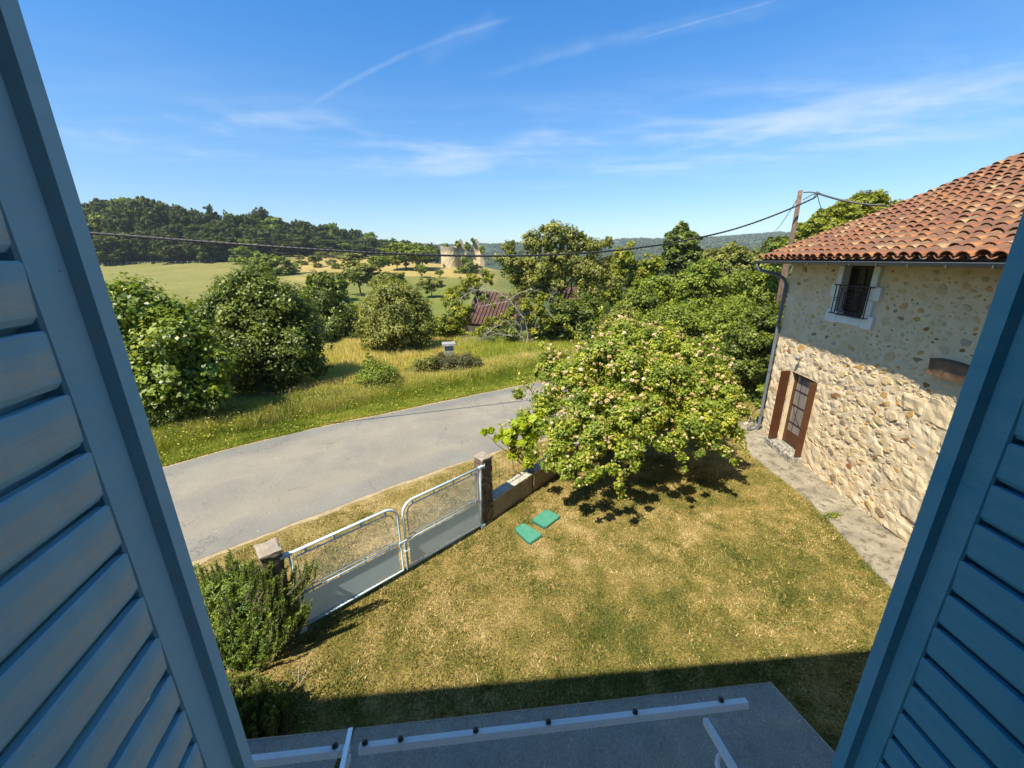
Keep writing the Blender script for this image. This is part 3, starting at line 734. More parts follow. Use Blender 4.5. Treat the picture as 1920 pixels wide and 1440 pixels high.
BLACKP = simple('black_plastic', (.012, .012, .014), .25, .6, .1, 8)
cr_ = thing('door_canopy', 'smoked transparent canopy on a pale blue frame below the window', 'canopy', (0, 0, 3.1))
def crel(p): return (p[0], p[1], p[2] - 3.1)
fr_, br_ = ch(1445, 1278), ch(1565, 1410); dR = (br_ - fr_) / abs(br_[1] - fr_[1])
wR = fr_ + dR * (fr_[1] + .05)
fl_, dv = ch(470, 1385), ch(662, 1365)
dirF = unit(fl_ - dv); FL2 = dv + dirF * 1.6
def sheet(name, corners):
    v = [crel(c) for c in corners] + [(c[0], c[1], c[2] - 3.1 - .007) for c in corners]
    top = MB().add(v, [(0, 1, 2, 3), (7, 6, 5, 4)]); o = part(name, top, SHEET, cr_)
    e = MB().add(v, [(0, 4, 5, 1), (1, 5, 6, 2), (2, 6, 7, 3), (3, 7, 4, 0)]); part('sheet_edge', e, SHEETEDGE, o)
def wallpt(p, x): return np.array([x, -.06 + .076 * x, cz(x, -.06 + .076 * x)])
sheet('canopy_sheet', [dv + np.array([.012, .001, -.001]), fr_, wR, wallpt(dv, dv[0] + .035)])
sheet('canopy_sheet', [FL2, dv - np.array([.012, .001, .001]), wallpt(dv, dv[0] + .01), wallpt(FL2, FL2[0])])
# rails sit just under the sheet
def under(p, d): return np.array([p[0], p[1], p[2] - d])
ra, rb_ = ch(1397, 1305), ch(690, 1387); rdir = unit(rb_ - ra); rside = unit(np.cross(rdir, cN)); rside *= np.sign(-rside[1])
def bar(a, b, w, hgt_, name):
    a = np.array(a); b = np.array(b); d = unit(b - a); s = unit(np.cross(d, cN)); s = s * np.sign(-s[1] if abs(s[1]) > .1 else 1) ; up = unit(np.cross(s, d)); up = up * np.sign(up[2])
    v = [];
    for e in (a, b):
        for (i, j) in ((0, 0), (1, 0), (1, 1), (0, 1)): v.append(crel(e + s * w * i - up * hgt_ * j))
    part(name, MB().add(v, [(0, 1, 2, 3), (7, 6, 5, 4), (0, 4, 5, 1), (1, 5, 6, 2), (2, 6, 7, 3), (3, 7, 4, 0)]), ALU, cr_)
bar(under(ra, .009), under(ra + rdir * 1.68, .009), .028, .030, 'front_rail')
bar(under(ra + rdir * 1.72, .009), under(ra + rdir * 3.2, .009), .028, .030, 'front_rail')
for (px, py) in ((628, 1397), (684, 1391), (751, 1384), (892, 1368), (1028, 1352), (1191, 1333), (1352, 1311)):
    p = ch(px, py + 1); part('bolt', MB().sphere((0, 0, .004), .0105, 10, 6, (1, 1, .9)).tube([(0, 0, -.02), (0, 0, .004)], .012, 10), BLACKP, cr_, True, loc=crel(p))
aa = ch(1330, 1333); ab = ch(1396, 1440); ad = unit(ab - aa)
bar(under(aa, .042), under(aa + ad * 1.15, .042), .022, .03, 'bracket_arm')
bar(under(ch(655, 1400), .042), under(ch(655, 1400) + unit(wallpt(dv, dv[0]) - dv) * 1.1, .042), .022, .03, 'bracket_arm')
cv = []
c0 = under(aa + ad * .13, .06)
for i in range(9):
    a = math.pi * i / 8; cv.append(crel(c0 + ad * (.11 - .11 * math.cos(a)) + np.array([-.055 * math.sin(a), 0, -.02 - .03 * math.sin(a)])))
part('scroll_brace', MB().tube(cv, .009, 8), ALU, cr_, True)
jd = unit(ch(646, 1440) - dv); bar(under(dv, -.006), under(dv + jd * 1.25, -.006), .018, .008, 'joint_strip')

# ------------------------------------------------------------------ neighbour's stone house
NR = (7.3, 10.65); nrz = math.atan2(-1, -.086)
nh = thing('stone_house', 'rubble stone house with a terracotta tile roof beside the lawn', 'house', (NR[0], NR[1], 0), nrz)
Mn = Matrix.Translation((NR[0], NR[1], 0)) @ Matrix.Rotation(nrz, 4, 'Z')
def nw(p): return Mn @ Vector(p)
def proj(p):
    c = CR.T @ (np.array(p) - np.array([0, 0, EYE]))
    return (960 + F * c[0] / -c[2], 720 - F * c[1] / -c[2], -c[2]) if c[2] < -.01 else (9e9, 9e9, 1)
def seen(p, mg=6):
    x, y, d = proj(p); return (-mg < x < 1920 + mg) and (-mg < y < 1440 + mg) and x < 2063 - .35 * y + 4 and x > 25 + .3125 * y - 4
DOOR = (.85, 1.86, .26, 2.20); WIN = (1.93, 2.72, 3.78, 4.80); LEN = 8.2; DEEP = 9.3; WH = 4.86
MORTAR = mat('lime_mortar'); t = NT(MORTAR)
c = t.ramp(t.noise(2.2, 6, .7), [(.25, (.54, .41, .25)), (.5, (.65, .52, .34)), (.75, (.73, .61, .43))])
c = t.mix(t.mr(t.noise(11, 5, .7), .60, .70, 0, .7), c, (.50, .36, .20))
c = t.mix(t.mr(t.noise(1.2, 5, .7, stretch=(1, 1, .6)), .62, .75, 0, .6), c, (.38, .35, .30))
t.base(c, .95, .1); t.bump(t.noise(34, 6, .75), .8, .02)
core = MB()
for bx in (((0, .10, -.1), (.85, .5, WH)), ((.85, .10, 2.2), (1.86, .5, WH)), ((.85, .10, -.1), (1.86, .5, .24)), ((1.86, .10, -.1), (1.93, .5, WH)), ((1.93, .10, -.1), (2.72, .5, 3.76)),
           ((1.93, .10, 4.81), (2.72, .5, WH)), ((2.72, .10, -.1), (LEN, .5, WH)), ((0, .5, -.1), (.45, DEEP, WH)), ((LEN - .45, .5, -.1), (LEN, DEEP, WH)), ((.45, DEEP - .45, -.1), (LEN - .45, DEEP, WH)), ((.45, .5, 2.55), (LEN - .45, DEEP - .45, 2.65))): core.box(*bx)
for xx in (0.0, LEN - .4): core.prism([(0, WH), (DEEP, WH), (DEEP / 2, WH + 2.0)], xx, xx + .4, axis=0)
wall_o = part('wall', core, MORTAR, nh)
gx = np.arange(0, LEN + .01, .032); gz = np.arange(-.1, WH + .01, .032)
GX, GZ = np.meshgrid(gx, gz); 
lower = sstep(3.6, 2.6, GZ) * .65 + .35
dsp = ((fbm(GX / .16, GZ / .12, 4, 101) - .5) * .068 * lower + (fbm(GX / 1.4, GZ / 1.2, 3, 102) - .5) * .05)
V = np.stack([GX.ravel(), (.0 - dsp).ravel(), GZ.ravel()], 1); nx = len(gx)
def wall_y(x, z):
    i = int(round(x / .032)); j = int(round((z + .1) / .032)); i = min(max(i, 0), GX.shape[1] - 1); j = min(max(j, 0), GX.shape[0] - 1); return -dsp[j, i]
a = (np.arange(len(gz) - 1)[:, None] * nx + np.arange(nx - 1)[None]); cx_, cz_ = GX[:-1, :-1] + .016, GZ[:-1, :-1] + .016
ins = ((cx_ > DOOR[0] - .02) & (cx_ < DOOR[1] + .02) & (cz_ > DOOR[2] - .02) & (cz_ < DOOR[3] + .02)) | ((cx_ > WIN[0] - .02) & (cx_ < WIN[1] + .02) & (cz_ > WIN[2] - .02) & (cz_ < WIN[3] + .04))
a = a[~ins].ravel()
link('wall_face', np_mesh('wall_face', V, np.stack([a, a + 1, a + nx + 1, a + nx], 1), smooth=True), MORTAR, nh)

STONE = mat('rubble_stone'); t = NT(STONE)
oi = t.n('ShaderNodeObjectInfo'); ge = t.n('ShaderNodeNewGeometry')
rr = t.math('FRACT', t.math('ADD', oi.outputs['Random'], ge.outputs['Random Per Island']))
c = t.ramp(rr, [(0, (.60, .47, .29)), (.22, (.64, .49, .27)), (.36, (.46, .39, .28)), (.48, (.60, .45, .23)), (.60, (.55, .34, .12)), (.67, (.64, .51, .33)), (.80, (.30, .22, .14)), (.89, (.30, .15, .06)), (.95, (.56, .39, .17)), (1, (.6, .5, .3))], 'CONSTANT')
c = t.mix(1.0, c, t.ramp(t.noise(18, 6, .7), [(.25, (.66, .62, .58)), (.7, (1.18, 1.16, 1.12))]), 'MULTIPLY')
t.base(c, .9, .2); t.bump(t.noise(45, 5, .75), .6, .015)
ASH = mat('ashlar_block'); t = NT(ASH); oi = t.n('ShaderNodeObjectInfo')
c = t.ramp(oi.outputs['Random'], [(0, (.62, .49, .30)), (.35, (.66, .53, .34)), (.6, (.54, .45, .31)), (.8, (.68, .57, .39)), (1, (.60, .45, .26))])
c = t.mix(1.0, c, t.ramp(t.noise(5, 6, .75), [(.25, (.72, .72, .70)), (.7, (1.12, 1.1, 1.08))]), 'MULTIPLY')
t.base(c, .9, .15); t.bump(t.noise(30, 5, .7), .5, .01)
WHITEST = simple('dressed_white_stone', (.66, .65, .60), .85, .2, .08, 6, .3)
# dressed blocks
blocks = []
z = .12; k = 0
while z < 4.75:
    h = [.42, .36, .46, .34, .40][k % 5]; w = (.42 if k % 2 else .27); blocks.append((-.02, w, z, min(z + h - .02, 4.8))); z += h; k += 1
blocks += [(.30, 2.20, 2.215, 2.47), (1.89, 2.26, 1.82, 2.20), (1.89, 2.12, 1.22, 1.80), (1.89, 2.18, .78, 1.20), (1.89, 2.42, .20, .76), (.50, .83, 1.4, 2.19), (.52, .83, .70, 1.38), (.48, .83, .2, .68),
           (4.5, 5.4, 2.82, 3.12), (4.02, 4.45, 2.40, 2.68), (4.5, 5.3, 2.36, 2.76), (4.3, 4.86, 1.94, 2.28), (4.9, 5.4, 1.95, 2.3), (4.18, 4.6, 1.50, 1.80), (4.68, 5.2, 1.5, 1.86), (4.4, 4.9, 1.1, 1.42), (4.5, 5.3, .62, 1.02), (4.4, 5.1, .2, .5)]
g0 = np.random.default_rng(2)
for i, (x0, x1, z0, z1) in enumerate(blocks):
    yw = wall_y((x0 + x1) / 2, (z0 + z1) / 2)
    me = rough_box((x0, -.012 + g0.normal(0, .006), z0), (x1, .14, z1), .07, .026, 7, .02, i * 3.1); link('stone_block', me, ASH, wall_o)
# window surround in pale dressed stone
for (x0, x1, z0, z1) in ((1.78, 1.925, 4.42, 4.80), (1.66, 1.925, 4.16, 4.415), (1.76, 1.925, 3.86, 4.155), (1.66, 2.0, 3.60, 3.855), (2.005, 2.70, 3.62, 3.775), (2.705, 3.0, 3.60, 3.855), (2.725, 2.90, 3.86, 4.155), (2.725, 3.02, 4.16, 4.415), (2.725, 2.88, 4.42, 4.80)):
    part('surround_block', MB().box((x0, -.055, z0), (x1, .16, z1), None, .006), WHITEST, wall_o)
# rubble stones
def stone_mesh(seed):
    g = np.random.default_rng(seed); n = int(g.integers(5, 9)); an = np.sort(np.linspace(0, 2 * math.pi, n, endpoint=False) + g.normal(0, .22, n)); ro = g.uniform(.74, 1.18, n)
    vs = []
    for (s_, y_) in ((1.02, .5), (.90, -.75), (.50, -1.0)):
        for a_, r_ in zip(an, ro): vs.append((math.cos(a_) * r_ * s_, (y_ + g.normal(0, .26)) if s_ < 1 else y_, math.sin(a_) * r_ * s_))
    vs.append((g.normal(0, .1), -1.05, g.normal(0, .1))); fs = []
    for L_ in range(2):
        for i in range(n): fs.append((L_ * n + i, L_ * n + (i + 1) % n, (L_ + 1) * n + (i + 1) % n, (L_ + 1) * n + i))
    for i in range(n): fs.append((2 * n + i, 2 * n + (i + 1) % n, 3 * n))
    return MB().add(vs, fs).mesh('stone')
SM = [stone_mesh(s) for s in range(14)]
g = np.random.default_rng(12); placed = []; cell = {}
def blocked(x, z, rx, rz):
    for (x0, x1, z0, z1) in blocks + [(DOOR[0] - .02, DOOR[1] + .02, 0, DOOR[3] + .05), (1.64, 3.04, 3.57, 4.86), (4.38, 5.8, 3.1, 3.45)]:
        if x0 - rx * .8 < x < x1 + rx * .8 and z0 - rz * .8 < z < z1 + rz * .8: return True
    return False
for it in range(30000):
    x = g.uniform(.1, LEN - .1); z = g.uniform(.08, 4.72); up_ = z > 3.0
    big = g.random() < (.10 if it > 9000 else .92)
    rx = (g.uniform(.085, .19) if big else g.uniform(.035, .085)) * (g.uniform(.45, 1.0) if up_ else 1.0); rz = rx * g.uniform(.40, .72)
    if up_ and (g.random() < .25 or vn(x / .5, z / .35, 222) < .24): continue
    if blocked(x, z, rx, rz): continue
    key = (int(x / .4), int(z / .4)); ok = True
    for di in (-1, 0, 1):
        for dj in (-1, 0, 1):
            for (a_, b_, c_, d_) in cell.get((key[0] + di, key[1] + dj), ()):
                gap = .96 if not up_ else 1.3
                if abs(x - a_) < (rx + c_) * gap and abs(z - b_) < (rz + d_) * gap and ((x - a_) / (rx + c_)) ** 2 + ((z - b_) / (rz + d_)) ** 2 < gap ** 2: ok = False; break
    if ok: cell.setdefault(key, []).append((x, z, rx, rz)); placed.append((x, z, rx, rz, g.uniform(-.5, .5), int(g.integers(14)), g.uniform(.6, 1.2)))
def srank(s):
    w = nw((s[0], 0, s[1])); _, _, d = proj(w); return (s[2] * s[3] / d ** 2) if seen(w) else -1 + s[2]
placed.sort(key=srank, reverse=True)
def stone_T(s):
    x, z, rx, rz, ro_, k, dp = s; dep = .013 * dp * (1.0 if z < 3.2 else .7)
    return (x, wall_y(x, z) + (.004 if z < 3.05 else .002), z), (0, -ro_, 0), (rx, dep, rz), k
for s in placed[:270]:
    lo, ro_, sc3, k = stone_T(s); link('stone', SM[k], STONE, wall_o, loc=lo, rot=ro_, scale=sc3)
bv = []; bf = []; o_ = 0
for s in placed[270:]:
    lo, ro_, sc3, k = stone_T(s); M_ = Matrix.LocRotScale(Vector(lo), Matrix.Rotation(ro_[1], 3, 'Y'), Vector(sc3))
    me = SM[k]; bv += [tuple(M_ @ v.co) for v in me.vertices]; bf += [tuple(o_ + i for i in p.vertices) for p in me.polygons]; o_ += len(me.vertices)
me = bpy.data.meshes.new('small_stones'); me.from_pydata(bv, [], bf); link('small_stones', me, STONE, wall_o, kind='stuff')
OLDWOOD = simple('old_oak', (.16, .10, .06), .85, .2, .4, 5, .8, bscale=25)
link('timber_lintel', rough_box((4.42, -.14, 3.13), (6.4, .15, 3.42), .12, .02, 4, .03, 3), OLDWOOD, nh)

# door
BROWN = simple('brown_wood', (.075, .027, .010), .45, .45, .22, 5, .2)
REDWOOD = simple('dark_red_wood', (.040, .012, .009), .5, .4, .2, 5, .1)
BRASS = simple('brass', (.6, .45, .2), .3, .5, .1, 9, metal=1.0)
DARKROOM = simple('dark_room', (.012, .011, .010), .9, .1)
GLASS = mat('window_glass'); t = NT(GLASS); t.base((.012, .011, .011), .12, .3)
GLASSG = mat('streaky_grey_glass'); t = NT(GLASSG); t.base(t.ramp(t.noise(5, 3, .5, stretch=(3, 1, .6)), [(.3, (.17, .155, .13)), (.7, (.25, .23, .20))]), .08, .7)  # door pane: grey base colour in soft vertical streaks
x0, x1, z0, z1 = DOOR
part('reveal', MB().box((x0 - .001, -.02, z0), (x0 + .02, .30, z1 - .001)).box((x1 - .02, -.02, z0), (x1 + .001, .30, z1 - .001)).box((x0 + .02, -.02, z1 - .02), (x1 - .02, .30, z1)), MORTAR, nh)
dr = bpy.data.objects.new('door', None); 
df = MB(); Y0_, Y1_ = .075, .12
df.box((x0 + .022, Y0_, z0 + .02), (x0 + .12, Y1_, z1 - .022), None, .004).box((x1 - .12, Y0_, z0 + .02), (x1 - .022, Y1_, z1 - .022), None, .004).box((x0 + .12, Y0_ + .002, z1 - .12), (x1 - .12, Y1_, z1 - .022)).box((x0 + .12, Y0_ + .002, z0 + .02), (x1 - .12, Y1_, z0 + .36)).box((x0 + .2, Y0_ - .012, z0 + .09), (x1 - .2, Y0_ + .004, z0 + .29), None, .005)
dr = part('door', df, BROWN, nh)
part('pane', MB().box((x0 + .12, Y0_ + .018, z0 + .36), (x1 - .12, Y0_ + .024, z1 - .12)), GLASSG, dr)
mu = MB(); 
for zz in (.85, 1.32, 1.72): mu.box((x0 + .12, Y0_ + .004, zz), (x1 - .12, Y0_ + .020, zz + .018))
mu.tube([(x0 + .13, Y0_ + .014, z0 + 1.1), (x0 + .33, Y0_ + .012, z0 + .8), (x1 - .14, Y0_ + .014, z0 + .37)], .007, 6); mu.tube([(x0 + .3, Y0_ + .014, z0 + .38), (x0 + .36, Y0_ + .012, z0 + 1.0), (x0 + .3, Y0_ + .014, z1 - .13)], .007, 6)
part('glazing_bars', mu, REDWOOD, dr)
part('handle', MB().tube([(x1 - .07, Y0_ - .002, 1.30), (x1 - .07, Y0_ - .05, 1.30), (x1 - .19, Y0_ - .055, 1.31)], .010, 8), BRASS, dr, True)
def leafp(hx, out, name='door_shutter', lean=.05):
    m_ = MB(); 
    for i in range(2):
        a_, b_ = .004 + out * i / 2, out * (i + 1) / 2 - .003
        m_.box((hx + lean * a_ / out, -b_ - .03, z0 + .02), (hx + lean * a_ / out + .034, -a_ - .03, z1 - .02), None, .004)
    o = part(name, m_, BROWN, nh)
    h_ = MB()
    for zz in (.62, 1.25, 1.88): h_.box((hx - .006, -out * .6, zz), (hx + .003, -.03, zz + .03)); h_.sphere((hx + .045, -out * .8, zz), .012, 6, 4)
    part('hinge', h_, IRON, o)
leafp(x0 - .055, .24); leafp(x1 + .005, .17)
link('door_sill', rough_box((x0 - .12, -.30, .10), (x1 + .10, .16, .258), .12, .012, 7, .02, 9), simple('sill_mossy', (.34, .31, .25), .9, .2, .2, 6, .5, dirt=((.10, .10, .08), .46)), nh)
part('interior', MB().box((x0 - .1, .32, z0), (x1 + .1, .34, z1)).box((WIN[0] - .1, .46, WIN[2]), (WIN[1] + .1, .48, WIN[3])), DARKROOM, nh)
# lamp over the door
part('wall_lamp', MB().tube([(1.14, -.0, 2.62), (1.14, -.13, 2.62)], .016, 8).tube([(1.14, -.12, 2.55), (1.14, -.12, 2.65)], [.045, .035], 10), simple('lamp_grey', (.22, .22, .22), .4, .5), nh, True)
# window with its railing
x0, x1, z0, z1 = WIN
wf = MB().box((x0 + .002, .09, z0), (x0 + .06, .14, z1)).box((x1 - .06, .09, z0), (x1 - .002, .14, z1)).box((x0 + .06, .09, z1 - .06), (x1 - .06, .14, z1)).box((x0 + .06, .09, z0), (x1 - .06, .14, z0 + .07)).box((.5 * (x0 + x1) - .02, .095, z0 + .07), (.5 * (x0 + x1) + .02, .14, z1 - .06)).box((x1 - .05, .0, z0 + .02), (x1 - .012, .085, z1 - .03))
wo = part('window', wf, REDWOOD, nh)
for (a_, b_) in ((x0 + .06, .5 * (x0 + x1) - .02), (.5 * (x0 + x1) + .02, x1 - .06)): part('pane', MB().box((a_, .112, z0 + .07), (b_, .118, z1 - .06)), GLASS, wo)
yr = -.12; rl = MB(); ra_, rb2 = x0 - .02, x1 + .15
rl.box((ra_ - .04, yr - .008, 4.395), (rb2, yr + .008, 4.415)).box((ra_ - .04, yr - .008, 3.80), (rb2, yr + .008, 3.82))
for xx in (ra_, ra_ + .1, rb2 - .12, rb2 - .03): rl.box((xx, yr - .007, 3.82), (xx + .014, yr + .007, 4.395))
cxm, czm = (ra_ + rb2) / 2, 4.11
rl.box((ra_ + .012, yr - .006, 4.08), (ra_ + .10, yr + .006, 4.095)).box((ra_ + .012, yr - .006, 4.13), (ra_ + .10, yr + .006, 4.145))
def rect(hw, hh, th=.006):
    for sgn in (-1, 1):
        rl.box((cxm - hw, yr - th, czm + sgn * hh - th), (cxm + hw, yr + th, czm + sgn * hh + th)); rl.box((cxm + sgn * hw - th, yr - th, czm - hh), (cxm + sgn * hw + th, yr + th, czm + hh))
rect(.30, .24); rect(.19, .15); rect(.10, .085)
for sx in (-1, 1):
    for sz in (-1, 1): rl.tube([(cxm, yr, czm), (cxm + sx * .30, yr, czm + sz * .24)], .006, 5)
rl.sphere((cxm, yr, czm), .02, 6, 4)
for zz in (4.405, 3.81): 
    for xx in (ra_ - .03, rb2): rl.tube([(xx, yr, zz), (xx, .0, zz)], .009, 6); rl.sphere((xx, yr - .01, zz), .016, 6, 4)
part('railing', rl, IRON, nh)
# gutter, fascia, downpipe
EY = -.68; gm = MB(); nseg = 7; A_, B_ = -.42, LEN + .2; ring = []
for i in range(nseg + 1):
    a_ = math.pi + math.pi * i / nseg; ring.append((EY - .055 + .06 * math.cos(a_), 4.885 + .06 * math.sin(a_)))
inner = [(EY - .055 + .052 * math.cos(math.pi + math.pi * i / nseg), 4.887 + .052 * math.sin(math.pi + math.pi * i / nseg)) for i in range(nseg + 1)][::-1]
gm.prism(ring + inner, A_, B_, axis=0); gm.tube([(A_, EY - .113, 4.888), (B_, EY - .113, 4.888)], .008, 6)
go = part('gutter', gm, ZINC, nh)
bkm = MB().box((0, EY - .1135, 4.823), (.010, EY + .01, 4.893)).mesh('gutter_bracket')
for xx in np.arange(0, LEN, .62): link('gutter_bracket', bkm, ZINC, go, loc=(xx, 0, 0))
part('soffit', MB().box((-.28, EY + .02, 4.83), (LEN + .1, EY + .045, 4.93)).box((-.28, EY + .045, 4.835), (LEN + .1, .10, 4.855)), simple('dark_eaves', (.07, .055, .045), .9, .1), nh)
part('downpipe', MB().tube([(-.30, EY - .055, 4.84), (-.30, EY - .055, 4.74), (-.26, EY - .02, 4.66), (-.11, -.25, 4.52), (-.06, -.12, 4.42), (-.05, -.07, 4.30), (-.05, -.07, .22), (-.10, -.12, .10), (-.12, -.25, .05)], .042, 12), simple('pipe_grey', (.13, .145, .165), .45, .5), nh, True)
dcl = MB()
for zz in (3.3, 1.9, .6): dcl.tube([(-.05, -.07, zz), (-.05, -.07, zz + .035)], .048, 12)
part('pipe_clip', dcl, ZINC, nh)
# roof
SL = .41; th_ = math.atan(SL); EZ = 4.965; RY = 4.62; RUN = RY - EY; SLEN = RUN / math.cos(th_)
def rz_(y): return EZ + (y - EY) * SL - .10 * math.sin(math.pi * np.clip((y - EY) / RUN, 0, 1)) * .6
part('roof_deck', MB().prism([(EY + .02, EZ - .06), (EY + .02, EZ - .02), (RY, EZ + RUN * SL - .09), (DEEP + .6, EZ - .05), (DEEP + .6, EZ - .09), (RY, EZ + RUN * SL - .16)], -.26, LEN + .2, axis=0), simple('roof_underlay', (.10, .055, .035), .95, .1), nh)
TILE = mat('terracotta_tile'); t = NT(TILE); oi = t.n('ShaderNodeObjectInfo'); ge = t.n('ShaderNodeNewGeometry')
rr = t.math('FRACT', t.math('ADD', oi.outputs['Random'], ge.outputs['Random Per Island']))
c = t.ramp(rr, [(0, (.34, .115, .045)), (.2, (.27, .09, .042)), (.38, (.43, .165, .05)), (.52, (.34, .12, .05)), (.68, (.19, .08, .05)), (.80, (.46, .20, .065)), (.93, (.50, .33, .16)), (1, (.30, .11, .05))])
c = t.mix(t.mr(t.noise(5, 8, .85), .40, .56, 0, .88), c, (.125, .082, .058))
c = t.mix(t.mr(t.noise(19, 6, .75), .60, .68, 0, .8), c, (.42, .34, .24))
t.base(c, .92, .15); t.bump(t.noise(50, 4, .7), .45, .01)
def tile_mesh(seed, n=6, L_=.45, r0=.108, r1=.082):
    vs = []; fs = []
    for (yy, rr_) in ((0, r0), (L_, r1)):
        for sh in (0, .014):
            for i in range(n + 1):
                a_ = math.pi * (.04 + .92 * i / n); vs.append((math.cos(a_) * (rr_ - sh), yy, math.sin(a_) * (rr_ - sh) * .82))
    k = n + 1
    for i in range(n):
        fs.append((i, i + 1, 2 * k + i + 1, 2 * k + i)); fs.append((k + i + 1, k + i, 3 * k + i, 3 * k + i + 1)); fs.append((i + 1, i, k + i, k + i + 1))
    fs += [(0, 2 * k, 3 * k, k), (n, k + n, 3 * k + n, 2 * k + n)]
    m_ = MB().add(vs, fs); me = m_.mesh('roof_tile'); return me
TM = [tile_mesh(0), tile_mesh(1, r0=.112, r1=.08), tile_mesh(2, L_=.43)]
g = np.random.default_rng(22); tiles = []
PX = .243; EXP = .285; nrow = int(SLEN / EXP)
for i in range(int((LEN + .45) / PX)):
    for j in range(nrow + 1):
        sl_ = -.03 + j * EXP + g.normal(0, .014); y = EY + sl_ * math.cos(th_)
        tiles.append(((-.25 + i * PX + g.normal(0, .008), y, rz_(y) + .012 + g.normal(0, .004)), (th_ - R(4.0) + g.normal(0, .015), g.normal(0, .03), g.normal(0, .022)), int(g.integers(3))))
def trank(q):
    w = nw(q[0]); _, _, d = proj(w); return 1 / d if seen(w) else -d
tiles.sort(key=trank, reverse=True)
roof_o = part('roof', MB().box((-.29, EY + .1, EZ - .05), (-.262, RY, EZ - .04)), OLDWOOD, nh)
for q in tiles[:300]: link('roof_tile', TM[q[2]], TILE, roof_o, loc=q[0], rot=q[1])
def join_tiles(lst, name, parent, kind='stuff', meshes=TM):
    bv = []; bf = []; o_ = 0
    for lo, ro_, k in lst:
        M_ = Matrix.Translation(lo) @ Matrix.Rotation(ro_[2], 4, 'Z') @ Matrix.Rotation(ro_[1], 4, 'Y') @ Matrix.Rotation(ro_[0], 4, 'X'); me = meshes[k]
        bv += [tuple(M_ @ v.co) for v in me.vertices]; bf += [tuple(o_ + i for i in p.vertices) for p in me.polygons]; o_ += len(me.vertices)
    me = bpy.data.meshes.new(name); me.from_pydata(bv, [], bf); return link(name, me, TILE, parent, kind=kind)
join_tiles(tiles[300:], 'distant_roof_tiles', roof_o)
CM = [tile_mesh(5, 4, .45, .09, .11)]
pans = []
for i in range(int((LEN + .45) / PX) - 1):
    for j in range(nrow + 1):
        y = EY + (-.045 + j * EXP) * math.cos(th_); pans.append(((-.25 + (i + .5) * PX, y, rz_(y) + .045), (-th_ + R(2), math.pi, 0), 0))
join_tiles(pans, 'channel_tiles', roof_o, meshes=CM)
for i in range(int((LEN + .4) / .37)):
    link('ridge_tile', TM[0], TILE, roof_o, loc=(-.28 + i * .37, RY, EZ + RUN * SL - .03 + g.normal(0, .006)), rot=(0, g.normal(0, .02), -math.pi / 2 + g.normal(0, .015)), scale=(1.35, 1, 1.15))
# concrete strip along the wall
CONC = simple('old_concrete', (.25, .215, .155), .92, .15, .3, 2.4, .8, dirt=((.12, .105, .07), .50))
pv = MB(); g = np.random.default_rng(5); n = 40; top = []; bot = []
for i in range(n + 1):
    x = -.7 + 8.5 * i / n; w = .80 + .10 * math.sin(x * 1.3) + g.normal(0, .015); top.append((x, .06, .15)); bot.append((x, -w, .045)); 
V = []; 
for i in range(n + 1):
    for k in range(7):
        f_ = k / 6; V.append((top[i][0], top[i][1] * (1 - f_) + bot[i][1] * f_, .15 - .10 * f_ + g.normal(0, .004)))
    V.append((top[i][0], bot[i][1] - .015, -.02))
Fq = [(i * 8 + k, (i + 1) * 8 + k, (i + 1) * 8 + k + 1, i * 8 + k + 1) for i in range(n) for k in range(7)]
po = part('path', MB().add(V, Fq), CONC, None, True, kind='structure'); po.matrix_world = Mn

